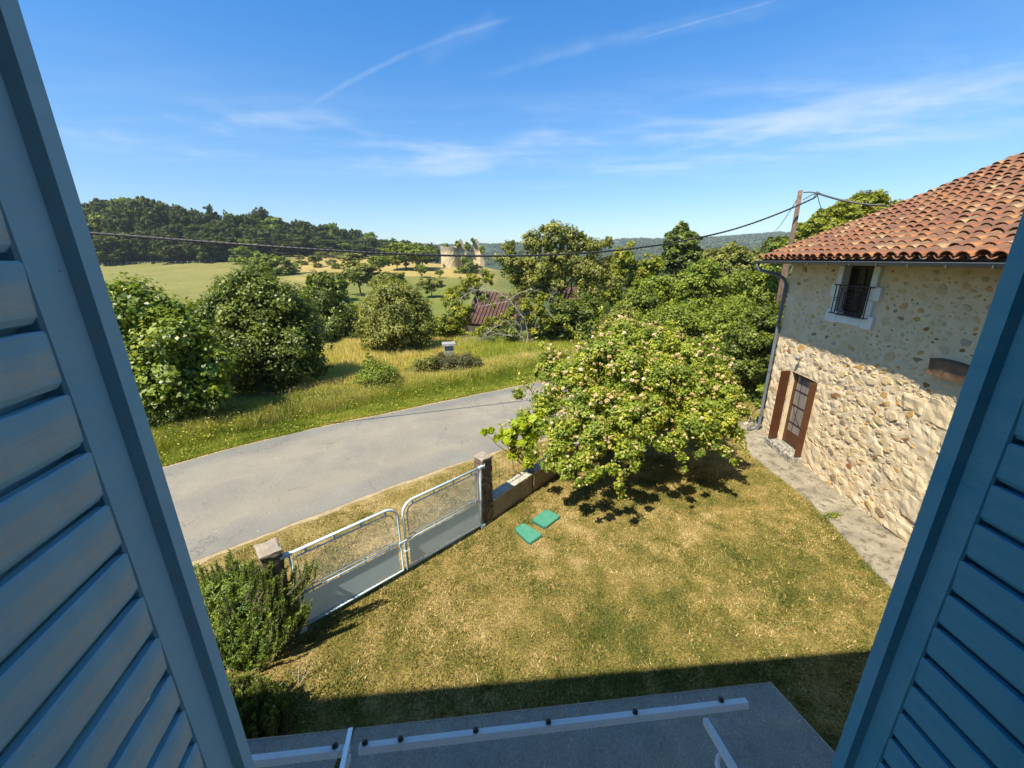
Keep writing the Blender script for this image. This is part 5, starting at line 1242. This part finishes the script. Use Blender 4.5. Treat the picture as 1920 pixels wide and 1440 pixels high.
# arching shoots above the outline
sh = MB(); P = []; N_ = []; 
for (a1, b1, c1) in (((1140, 640), (1130, 600), (1125, 578)), ((1325, 680), (1335, 640), (1350, 625)), ((1060, 690), (1030, 650), (1005, 640)), ((1180, 640), (1200, 600), (1190, 590)), ((1000, 740), (985, 715), (968, 700)), ((1260, 660), (1275, 620), (1262, 600)), ((1030, 700), (985, 720), (960, 745)), ((1100, 660), (1085, 625), (1060, 612)), ((1375, 760), (1400, 770), (1412, 790)), ((1380, 820), (1400, 830), (1398, 858)), ((1170, 880), (1160, 915), (1165, 930)), ((990, 790), (960, 790), (940, 800))):
    q = [at(*k_, rose_y(*a1)) for k_ in (a1, b1, c1)]; q = [p - np.array([2.6, 9.6, 0]) for p in q]
    if b1[1] > 860: q = [at(*k_, rose_y(*a1) - .25) - np.array([2.6, 9.6, 0]) for k_ in (a1, b1, c1)]
    sh.tube(q, [.012, .008, .004], 4)
    for s_ in np.linspace(0, 1, 70):
        c_ = q[0] * (1 - s_) ** 2 + 2 * s_ * (1 - s_) * q[1] + q[2] * s_ ** 2; P.append(c_ + g.normal(0, .045, 3)); N_.append(g.normal(size=3) + (0, 0, .6))
part('shoots', sh, BARK, rb_root)
v, f, tq = leaf_cards(np.array(P), np.array(N_), np.full(len(P), .07), g.uniform(.4, 1, len(P)), .6, .2, g); link('shoot_leaves', np_mesh('shoot_leaves', v, f, {'tint': tq}), G['rose'], rb_root)
plant('grapevine', 'bright lime grapevine shoots trailing over the wall left of the rose bush', 'vine', LP([(975, 800, 17), (955, 822, 16), (985, 835, 17), (965, 850, 13), (1000, 815, 16), (940, 812, 8), (918, 806, 6), (908, 810, 5), (990, 865, 13), (930, 822, 6), (1005, 790, 16), (1015, 770, 14)], 7.7), (.45, 7.75, 0), 1700, .115, 'vine', 180, .03, clump=.55, aspect=.9, shell=.1)

# --- rosemary beside the gate
def sprigs(name, label, cat, tips, base, key, seed, needle=.040, per=84, spread=.034):
    g = np.random.default_rng(seed); b = np.array(base, float); root = thing(name, label, cat, tuple(b)); st = MB(); P = []; N_ = []; T_ = []; D_ = []
    for tp in tips:
        tp = np.array(tp) - b; ln_ = min(.42, max(.12, tp[2] * .9)); s = tp - np.array([tp[0] * .25 + g.normal(0, .05), tp[1] * .25 + g.normal(0, .05), ln_]); s[2] = max(.02, s[2]); m_ = s * .5 + tp * .5 + np.array([*(tp[:2] - s[:2]) * .3, -.02])
        st.tube([s, m_, tp], [.012, .008, .003], 4, False); tint = np.clip(g.normal(.5, .22), 0, 1)
        for q in 1 - (np.linspace(0, 1, per) ** 1.1) * .98:
            c_ = s * (1 - q) ** 2 + 2 * q * (1 - q) * m_ + tp * q ** 2; d_ = unit(2 * (1 - q) * (m_ - s) + 2 * q * (tp - m_)); e_ = unit(g.normal(size=3)); e_ = unit(e_ - d_ * np.dot(e_, d_)); dirn = unit(e_ + d_ * .9)
            rr_ = spread * (1.05 - .55 * q) * 1.5; P.append(c_ + dirn * rr_ * .6); D_.append(dirn); N_.append(unit(np.cross(dirn, g.normal(size=3)))); T_.append(np.clip(tint + g.normal(0, .12) + (.15 if q > .9 else 0), 0, 1))
    P = np.array(P); D_ = np.array(D_); N_ = np.array(N_); n = len(P); L_ = needle * g.uniform(.7, 1.3, n)[:, None]; S_ = np.cross(D_, N_) * L_ * .17
    v = np.stack([P - D_ * L_ * .5, P + S_, P + D_ * L_ * .5, P - S_], 1).reshape(-1, 3)
    part('stems', st, BARK, root); link('foliage', np_mesh('foliage', v, np.arange(4 * n).reshape(n, 4), {'tint': np.repeat(T_, 4)}), G[key], root); return root
g = np.random.default_rng(190); tips = []
hull = [(372, 1055), (395, 1045), (430, 1040), (470, 1060), (500, 1085), (530, 1110), (548, 1140), (545, 1180), (520, 1210), (480, 1235), (440, 1250), (400, 1240)]
for i in range(900):
    a_ = g.uniform(0, 2 * math.pi); r_ = math.sqrt(g.random()); px, py = 452 + 92 * r_ * math.cos(a_), 1150 + 100 * r_ * math.sin(a_) 
    Yb = 4.15 - (py - 1150) / 100 * .45 + g.normal(0, .12); Yb += g.uniform(-.1, .5); tips.append(at(px, py, Yb))
for (px, py, Y) in ((478, 1062, 4.12), (492, 1074, 4.08), (505, 1062, 4.12), (518, 1080, 4.08), (500, 1100, 4.02), (525, 1130, 3.95), (490, 1130, 4.0), (512, 1165, 3.9), (490, 1060, 4.2), (505, 1080, 4.1), (520, 1110, 4.05), (475, 1090, 4.2), (510, 1140, 4.0), (535, 1160, 3.95), (485, 1075, 4.2), (515, 1090, 4.15), (500, 1120, 4.05), (530, 1130, 4.0), (545, 1100, 4.1), (555, 1150, 3.95), (428, 1040, 4.45), (380, 1066, 4.4), (505, 1062, 4.45), (470, 1052, 4.5), (402, 1060, 4.4), (590, 1052, 4.15), (585, 1062, 4.2), (578, 1140, 4.0), (572, 1128, 4.0), (530, 1040, 4.3), (545, 1060, 4.3), (560, 1100, 4.1), (415, 1075, 4.3), (360, 1060, 4.4), (350, 1100, 4.2), (355, 1140, 4.1)):
    for _ in range(4): tips.append(at(px + g.normal(0, 5), py + g.normal(0, 4), Y))
tips = [t_ for t_ in tips if t_[2] > .15]
g = np.random.default_rng(194); rl_ = [[*(at(px, py, Y)), r, r, r * 1.1] for (px, py, Y, r) in ((430, 1110, 4.35, .26), (480, 1130, 4.25, .28), (400, 1130, 4.35, .26), (520, 1140, 4.15, .20), (440, 1180, 4.1, .28), (500, 1190, 4.0, .22), (400, 1200, 4.15, .26), (465, 1230, 3.9, .22), (420, 1250, 3.9, .22), (380, 1160, 4.3, .26), (370, 1230, 4.1, .25))]
sprigs('rosemary_bush', 'spiky rosemary bush growing against the left gate pillar', 'rosemary', tips, (-3.75, 3.95, 0), 'rosemary', 191)
rm_ = [o for o in bpy.data.objects if o.name.startswith('rosemary_bush')][0]
link('inner_foliage', crown_mesh('inner_foliage', [[l[0] + 3.75, l[1] - 3.95, *l[2:]] for l in rl_], 26000, .042, g, .26, .1, clump=.3, core=.3), G['rosemary'], rm_)
tips = []
for i in range(420):
    a_ = g.uniform(0, 2 * math.pi); r_ = math.sqrt(g.random()); px, py = 470 + 70 * r_ * math.cos(a_), 1315 + 50 * r_ * math.sin(a_); t_ = at(px, py, 3.15 - (py - 1315) / 50 * .22 + g.normal(0, .06)); tips.append(t_)
tips = [t_ for t_ in tips if t_[2] > .1]
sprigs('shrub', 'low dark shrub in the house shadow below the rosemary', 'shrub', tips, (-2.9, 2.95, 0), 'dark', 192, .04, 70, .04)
# dry weeds between rosemary and lawn
dw = thing('dry_weed', 'straw-coloured seeded weed leaning out beside the rosemary shadow', 'weed', (-2.7, 3.6, 0)); P = []; N_ = []; st = MB()
for (px, py) in ((588, 1215), (560, 1240), (545, 1255), (600, 1230), (530, 1270)):
    tp = at(px, py, 3.75) - np.array([-2.7, 3.6, 0]); st.tube([(g.normal(0, .05), g.normal(0, .05), 0), tp * .6, tp], [.004, .003, .002], 4)
    for q in np.linspace(.35, 1, 40): P.append(tp * q + g.normal(0, .018, 3)); N_.append(g.normal(size=3))
part('stems', st, BARKPALE, dw); v, f, tq = leaf_cards(np.array(P), np.array(N_), np.full(len(P), .022), g.uniform(.3, 1, len(P)), .6, .2, g); link('seed_heads', np_mesh('seed_heads', v, f, {'tint': tq}), G['dry'], dw, kind='stuff')
# little weeds on the path
for (px, py, lab) in ((1562, 968, 'small green weed growing at the lawn edge of the concrete strip'), (1600, 955, 'small green weed growing in the concrete strip near the wall')):
    p = gnd(px, py, .06); pl = thing('weed', lab, 'weed', tuple(p)); g = np.random.default_rng(int(px)); n = 260
    P = g.normal(size=(n, 3)) * np.array([.10, .045, .02]) + (0, 0, .04); v, f, tq = leaf_cards(P, g.normal(size=(n, 3)) + (0, 0, 1), np.full(n, .035), g.uniform(.3, .9, n), .5, .2, g); link('leaves', np_mesh('leaves', v, f, {'tint': tq}), G['mid'], pl)
hose = MB(); hp = [(1432, 785, .10), (1427, 795, .16), (1434, 803, .22), (1440, 795, .2), (1436, 783, .18), (1428, 790, .1), (1430, 806, .06), (1425, 812, .05)]
q = []
for i in range(60):
    a_ = i / 60 * 3 * 2 * math.pi; q.append((.20 * math.cos(a_), .06 * math.sin(a_) , .22 + .16 * math.sin(a_) + .01 * i / 10))
hs_ = thing('garden_hose', 'grey garden hose coiled at the foot of the downpipe', 'hose', (7.05, 10.75, .05), .5); part('coil', hose.tube(q, .014, 6), simple('hose_grey', (.22, .21, .19), .6, .4), hs_, True)

# ------------------------------------------------------------------ meadow trees, hedge, wood
def proto_crown(seed, n, kind='round', leaf=.085):
    g = np.random.default_rng(seed); lobes = []
    if kind == 'round':
        for i in range(11):
            d = unit(g.normal(size=3)); d[2] = abs(d[2]) * .9 - .15; lobes.append((d[0] * .30, d[1] * .30, .56 + d[2] * .30, *(g.uniform(.17, .25) * np.array([1, 1, .8]))))
        lobes.append((0, 0, .56, .32, .32, .34))
    elif kind == 'forest':
        for i in range(16):
            z = g.uniform(.12, .86); a = i * 2.4; r = .30 * math.sin(math.pi * min(1, z * .9 + .12)) ** .5; lobes.append((math.cos(a) * r, math.sin(a) * r, z, *(g.uniform(.15, .23) * np.array([1, 1, .62]))))
        lobes.append((0, 0, .5, .26, .26, .36))
    elif kind == 'low':
        for i in range(9):
            d = unit(g.normal(size=3)); lobes.append((d[0] * .32, d[1] * .32, .45 + abs(d[2]) * .3, *(g.uniform(.16, .26) * np.array([1, 1, .9]))))
        for i in range(7):
            a = i * .9; lobes.append((math.cos(a) * .30, math.sin(a) * .30, .2, .2, .2, .2))
    else:
        for i in range(12):
            z = .12 + .8 * i / 12; r = .28 * (1 - z * .92) + .03; a = i * 2.4; lobes.append((math.cos(a) * r * .5, math.sin(a) * r * .5, z, r * .8, r * .8, .09))
    return crown_mesh('crown', lobes, n, leaf, g, clump=.32, shell=.2)
PC = {}
for k in range(6): PC['round', k] = proto_crown(300 + k, 5200, 'round', .062)
for k in range(6): PC['forest', k] = proto_crown(340 + k, 5200, 'forest', .058)
for k in range(3): PC['low', k] = proto_crown(320 + k, 3600, 'low', .065)
for k in range(3): PC['cone', k] = proto_crown(330 + k, 2000, 'cone', .05)
def proto_trunk(seed):
    g = np.random.default_rng(seed); mb = MB(); limbs(mb, (0, 0, -.03), [(g.normal() * .2, g.normal() * .2, g.uniform(.55, .8)) for _ in range(5)], .022, g, (g.normal() * .02, g.normal() * .02, .38), 5); return mb.mesh('trunk', True)
PTr = [proto_trunk(s) for s in range(4)]
CMS = {}
def small_tree(name, label, cat, base, w, h, shape, key, seed, group=None, trunk=True):
    g = np.random.default_rng(seed); root = thing(name, label, cat, tuple(float(q) for q in base), g.uniform(0, 6.28), group)
    kk = int(g.integers(6 if shape in ('round', 'forest') else 3)); me0 = PC[shape, kk]; kx = (shape, kk, key)
    if kx not in CMS:
        me = me0.copy(); me.materials.clear(); me.materials.append(G[key]); CMS[kx] = me
    o = link('crown', CMS[kx], None, root, scale=(w, w, h))
    if trunk: link('trunk', PTr[int(g.integers(4))], BARK, root, scale=(w, w, h))
    return root
def tree_px(name, label, cat, px, pbase, ptop, wpx, shape, key, seed, group=None, trunk=True, Y=None):
    b = hit(px, pbase) if Y is None else np.array([at(px, 600, Y)[0], Y, float(hgt(at(px, 600, Y)[0], Y))])
    hor = 495 - .0108 * px; zt = EYE + (hor - ptop + (6 if name == 'orchard_tree' else 2)) / 817 * b[1]; w = wpx * 1.22 / 790 * b[1]; h = zt - b[2]
    return small_tree(name, label, cat, b, w / .92, h / .98, shape, key, seed, group, trunk)
for i, a_ in enumerate([
    ('orchard_tree', 'spreading low tree at the left edge of the sloping meadow', 492, 516, 474, 52, 'low', 'mid'),
    ('orchard_tree', 'round low tree next to the spreading one, casting a shadow right', 533, 515, 481, 52, 'low', 'mid'),
    ('orchard_tree', 'open-crowned meadow tree with a clearly visible trunk', 677, 554, 494, 66, 'round', 'olive'),
    ('orchard_tree', 'grey green tree on the ochre slope behind the open-crowned tree', 664, 504, 476, 44, 'round', 'olive'),
    ('orchard_tree', 'small dark-trunked tree in the middle of the ochre meadow', 713, 514, 482, 36, 'round', 'mid'),
    ('orchard_tree', 'isolated little tree on the green below the ruined castle', 810, 558, 524, 42, 'round', 'olive'),
    ('orchard_tree', 'pale leafy tree rising behind the round hay meadow tree', 735, 562, 512, 60, 'round', 'olive'),
    ('orchard_tree', 'tall pale tree behind the slim dark tree', 618, 566, 512, 66, 'round', 'olive'),
    ('orchard_tree', 'bright bush-like tree between meadow and castle wood', 745, 506, 482, 40, 'round', 'bright'),
    ('orchard_tree', 'dark green domed tree, left one beside the ruined castle', 762, 505, 457, 64, 'round', 'mid'),
    ('orchard_tree', 'dark green domed tree touching the ruined tower', 793, 503, 463, 44, 'round', 'mid'),
    ('orchard_tree', 'domed tree in the gap between the two trees by the castle', 782, 507, 464, 48, 'round', 'mid'),
    ('orchard_tree', 'small round tree below the ruined tower', 825, 521, 510, 14, 'round', 'mid'),
    ('orchard_tree', 'small round tree left of the one below the ruined tower', 790, 520, 499, 22, 'round', 'mid'),
    ('hedge_bush', 'bush hiding the foot of the castle walls', 866, 512, 498, 26, 'low', 'mid'),
    ('hedge_bush', 'second bush hiding the right foot of the castle walls', 890, 512, 494, 28, 'low', 'dark'),
    ('hedge_bush', 'dark bush standing out at the edge of the wood', 463, 494, 461, 44, 'low', 'mid'),
    ('meadow_bush', 'upright bush in the ochre meadow, second from its left', 592, 500, 478, 22, 'round', 'olive'),
    ('meadow_bush', 'tiny bush at the left end of the ochre meadow', 571, 497, 488, 12, 'low', 'olive'),
    ('meadow_bush', 'bush at the top left of the ochre meadow', 563, 486, 478, 14, 'low', 'olive'),
    ('meadow_bush', 'dark little bush low in the ochre meadow', 631, 504, 492, 15, 'low', 'mid'),
    ('meadow_bush', 'bush just above the dark little bush', 621, 497, 485, 16, 'low', 'olive'),
    ('meadow_bush', 'bush at the top of the ochre meadow below the wood', 612, 484, 470, 26, 'low', 'olive'),
    ('meadow_bush', 'bush row member right along the top of the ochre meadow', 640, 484, 469, 30, 'low', 'olive'),
    ('meadow_bush', 'small bush right of the upright bush foot', 597, 502, 492, 14, 'low', 'olive'),
    ('hedge_bush', 'yellow green bush low in the dip behind the round meadow tree', 660, 600, 565, 40, 'low', 'bright'),
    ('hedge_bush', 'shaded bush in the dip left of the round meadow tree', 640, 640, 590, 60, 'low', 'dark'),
    ('hedge_bush', 'low bush behind the slim dark tree', 585, 565, 535, 40, 'low', 'mid'),
    ]):
    nm, lab, px, pb_, ptp_, w_, shp, key = a_
    Yv = 30 if pb_ >= 600 else None
    tree_px(nm, lab, 'bush' if 'bush' in nm else 'tree', px, pb_, ptp_, w_, shp, key, 400 + i, {'orchard_tree': 'trees scattered over the meadow', 'meadow_bush': 'bushes in the ochre meadow'}.get(nm), Y=Yv)
# the wood on the hill: front rows, then rows climbing behind
topx = [130, 155, 190, 250, 300, 340, 380, 440, 500, 560, 600, 640, 680, 720, 760, 800, 830]
topy = [362, 380, 380, 372, 366, 372, 382, 392, 394, 400, 406, 418, 428, 440, 447, 455, 458]
g = np.random.default_rng(500); cnt = 0
WL = {False: ['dark broadleaf tree low in the wood behind the mown field', 'dark broadleaf tree low in the wood between mown field and ochre meadow', 'broadleaf tree low in the wood above the ochre meadow'], True: ['broadleaf tree on the skyline of the wood above the mown field', 'broadleaf tree on the skyline in the middle of the hill wood', 'broadleaf tree on the skyline where the wood falls towards the castle']}
for row, (dY, frac) in enumerate(((0, .5), (9, .74), (20, .92), (34, 1.0))):
    px = 112 + row * 7
    while px < 835:
        Yb = np.interp(px, [100, 420, 560, 700, 840], [189, 189, 216, 238, 250]) + dY * 1.5 + g.normal(0, 2)
        hor = 495 - .0108 * px; X = at(px, 600, Yb)[0]; zb = float(hgt(X, Yb))
        tp = np.interp(px, topx, topy) - 9 + 14 * (1 - math.sqrt(g.random())) ; ztop = EYE + (hor - tp) / 817 * Yb
        h_ = (ztop - zb) * (frac if row < 3 else 1) * g.uniform(.86, 1.04)
        if h_ < 4: px += 14; continue
        if row == 3: h_ = max(h_, 9); zb = ztop - h_ if ztop - h_ < zb else zb
        w_ = g.uniform(9, 17) * (1.0 if px < 600 else .85)
        cone = (355 < px < 470 and g.random() < .35 and row > 0)
        small_tree('wood_tree', WL[row > 1][0 if px < 350 else 1 if px < 560 else 2] if not cone else 'dark pointed conifer among the broadleaf trees of the hill wood', 'tree', (X, Yb, zb), w_ / (.86 if not cone else .62), h_, 'cone' if cone else 'forest', 'wood' if g.random() < .85 else 'mid', 600 + cnt,
                   ('wood trees: ' + WL[row > 1][0 if px < 350 else 1 if px < 560 else 2]) if not cone else 'conifers in the wood on the hill', trunk=row == 0)
        cnt += 1; px += w_ / Yb * 790 * (.72 if row else .62)
small_tree('wood_tree', 'yellowish tree on the skyline just right of the left shutter', 'tree', (at(160, 600, 205)[0], 205, float(hgt(at(160, 600, 205)[0], 205))), 12, 21, 'round', 'bright', 999)
# field fence at the far side of the mown field
ff = thing('field_fence', 'low post and wire fence along the far edge of the mown field', 'fence', (0, 186, 0)); g = np.random.default_rng(31); pts = []
for px in np.arange(180, 430, 11.0):
    X = at(px, 600, 186)[0]; z_ = float(hgt(X, 186)); part('fence_post', MB().box((X - .09, -.09, z_ - .2), (X + .09, .09, z_ + 1.3)), BARKPALE, ff); pts.append((X, 0, z_ + 1.1))
part('fence_wire', MB().tube(pts, .03, 4), BARKPALE, ff)

# --- ruined castle
RS = mat('ruin_stone'); t = NT(RS)
c = t.ramp(t.noise(.5, 6, .7), [(.25, (.44, .34, .19)), (.5, (.58, .46, .27)), (.8, (.68, .57, .38))])
sz = t.n('ShaderNodeSeparateXYZ'); t.L.new(t.tc.outputs['Object'], sz.inputs[0])
c = t.mix(t.mr(t.math('ADD', sz.outputs[2], t.math('MULTIPLY', t.noise(.6, 4, .6), 3.0)), 7.6, 8.6, 0, .75), c, (.23, .19, .155))
t.base(c, .95, .1); t.bump(t.noise(2.2, 6, .8), .9, .25)
YR = 172.0; rbx = at(865, 500, YR); zb = float(hgt(rbx[0], YR)) - .5
ru = thing('ruined_castle', 'ruined castle with a round tower and broken gables beyond the meadow', 'ruin', (rbx[0], YR, zb)); ro3 = np.array([rbx[0], YR, zb])
def rp(px, py, dy=0): q = at(px, py, YR + dy) - ro3; return q
def ring_wall(c, r, th, h, seed, n=40, amp=.5):
    g = np.random.default_rng(seed); mb = MB(); vs = []; fs = []; zs = 9
    prof = [h + amp * (vn(i * .5, seed) - .5) * 2 for i in range(n)]
    for i in range(n):
        a_ = 2 * math.pi * i / n
        for j in range(zs + 1):
            z_ = prof[i] * j / zs; rr_ = r * (1.03 - .03 * j / zs) + g.normal(0, .04); vs.append((c[0] + rr_ * math.cos(a_), c[1] + rr_ * math.sin(a_), z_))
        for j in range(zs, -1, -1):
            z_ = prof[i] * j / zs; rr_ = r - th; vs.append((c[0] + rr_ * math.cos(a_), c[1] + rr_ * math.sin(a_), z_))
    k = 2 * (zs + 1)
    for i in range(n):
        for j in range(k - 1): a2 = ((i + 1) % n) * k; fs.append((i * k + j, a2 + j, a2 + j + 1, i * k + j + 1))
    return mb.add(vs, fs)
tw = rp(842, 500); th2 = rp(842, 463)[2]
part('round_tower', ring_wall((tw[0], tw[1] + 2), 3.4, 1.0, th2, 3), RS, ru)
def slab(name, pts, dy, th, yaw=0.0, extra=None):
    P = [rp(x_, y_, dy) for x_, y_ in pts]; pol = []
    g = np.random.default_rng(len(pts) + int(pts[0][0]))
    for i in range(len(P)):
        a_, b_ = P[i], P[(i + 1) % len(P)]; m_ = max(1, int(np.linalg.norm(b_ - a_) / .8))
        for q in range(m_): p = a_ + (b_ - a_) * q / m_; pol.append((p[0] + g.normal(0, .10) * (q > 0), p[2] + g.normal(0, .12) * (q > 0)))
    cxx = np.mean([p[0] for p in pol])
    def fr(v): x_, y_, z_ = v; dx = x_ - cxx; return (cxx + dx * math.cos(yaw) - (y_ - dy) * math.sin(yaw) * 1.0, dy + dx * math.sin(yaw) + (y_ - dy), z_)
    return part(name, MB().prism(pol, dy, dy + th, fr, axis=1), RS, ru)
slab('gable_wall', [(856, 506), (856, 462), (858, 455), (861, 450), (863, 447), (867, 452), (869, 457), (871, 464), (871, 476), (868, 490), (868, 506)], 3.0, 1.3, .1)
slab('gable_wall', [(884, 506), (884, 478), (882, 472), (884, 462), (887, 453), (889, 448), (893, 448), (897, 454), (901, 462), (902, 476), (900, 484), (900, 506)], 6.0, 1.3, -.1)
slab('low_wall_fragment', [(868, 506), (868, 478), (872, 472), (876, 478), (880, 482), (884, 480), (884, 506)], 7.0, 1.1)
slab('corner_pier', [(900, 506), (900, 474), (903, 466), (908, 470), (909, 506)], 4.0, 1.8, .4)
g = np.random.default_rng(71)
for (px, py, r_, dy, lab) in ((858, 458, 5, 2, 'bush sprouting from the top of the ruined tower'), (835, 462, 4, 1, 'creeper growing on the left rim of the ruined tower'), (876, 464, 7, 5, 'climber between the two broken gables'), (905, 466, 5, 3, 'ivy on the right pier of the ruin'), (872, 488, 9, 1, 'bush in front of the castle gap'), (887, 450, 3, 5, 'tuft growing on top of the right gable'), (880, 496, 9, 0, 'bush at the foot of the right gable')):
    l_ = [lobe_px(px + g.normal(0, 2), py + g.normal(0, 1.5), r_, YR + dy) for _ in range(3)]; q = at(px, py + r_, YR + dy)
    plant('ruin_bush', lab, 'bush', l_, tuple(q), 700, .6, 'mid', int(px * 3 + py), .1, stems=False, clump=.4)

# --- far wooded hills: thousands of crowns nobody could count, one mass
g = np.random.default_rng(810); N = 7000
y = g.uniform(900, 1720, N) ; u = g.uniform(-.25, 1.35, N); x = u * y; z = hgt(x, y)
clear = fbm(x / 90, y / 160, 3, 44); k = clear < .64; x, y, z = x[k], y[k], z[k]; N = len(x)
per = 16; ci = np.repeat(np.arange(N), per); e = unit(g.normal(size=(N * per, 3))); e[:, 2] = np.abs(e[:, 2]) * .9
rad = g.uniform(4.5, 9.5, N)[ci]; P = np.stack([x[ci], y[ci], z[ci] + 3], 1) + e * rad[:, None] * np.array([1, 1, .85])
v, f, tq = leaf_cards(P, e + g.normal(size=e.shape) * .3, rad * .85, np.clip(g.normal(.45, .2, N)[ci] + g.normal(0, .1, N * per), 0, 1), .9, .1, g)
link('hillside_wood', np_mesh('hillside_wood', v, f, {'tint': tq}), G['wood'], kind='stuff')
# hedges and copses in the valley between, as far as single trees cannot be told apart
N = 520; y = g.uniform(120, 620, N); u = g.uniform(.06, 1.2, N); x = u * y; z = hgt(x, y); per = 90; ci = np.repeat(np.arange(N), per); e = unit(g.normal(size=(N * per, 3))); e[:, 2] = np.abs(e[:, 2])
rad = g.uniform(3, 6, N)[ci]; P = np.stack([x[ci], y[ci], z[ci] + 2], 1) + e * rad[:, None] * np.array([1, 1, 1.1])
v, f, tq = leaf_cards(P, e + g.normal(size=e.shape) * .4, rad * .38, np.clip(g.normal(.5, .2, N)[ci] + g.normal(0, .1, N * per), 0, 1), .9, .1, g)
link('valley_wood', np_mesh('valley_wood', v, f, {'tint': tq}), G['wood'], kind='stuff')
# --- summer haze
if HAZE:
    hz = link('haze', MB().box((-4000, -300, -16), (4000, 3200, 110)).mesh('haze'), None, kind='stuff')
    m = bpy.data.materials.new('haze'); m.use_nodes = True; nt = m.node_tree; nt.nodes.clear(); o_ = nt.nodes.new('ShaderNodeOutputMaterial'); pvv = nt.nodes.new('ShaderNodeVolumePrincipled')
    pvv.inputs['Color'].default_value = (.72, .85, 1, 1); pvv.inputs['Density'].default_value = HAZE; nt.links.new(pvv.outputs[0], o_.inputs['Volume']); hz.data.materials.append(m)
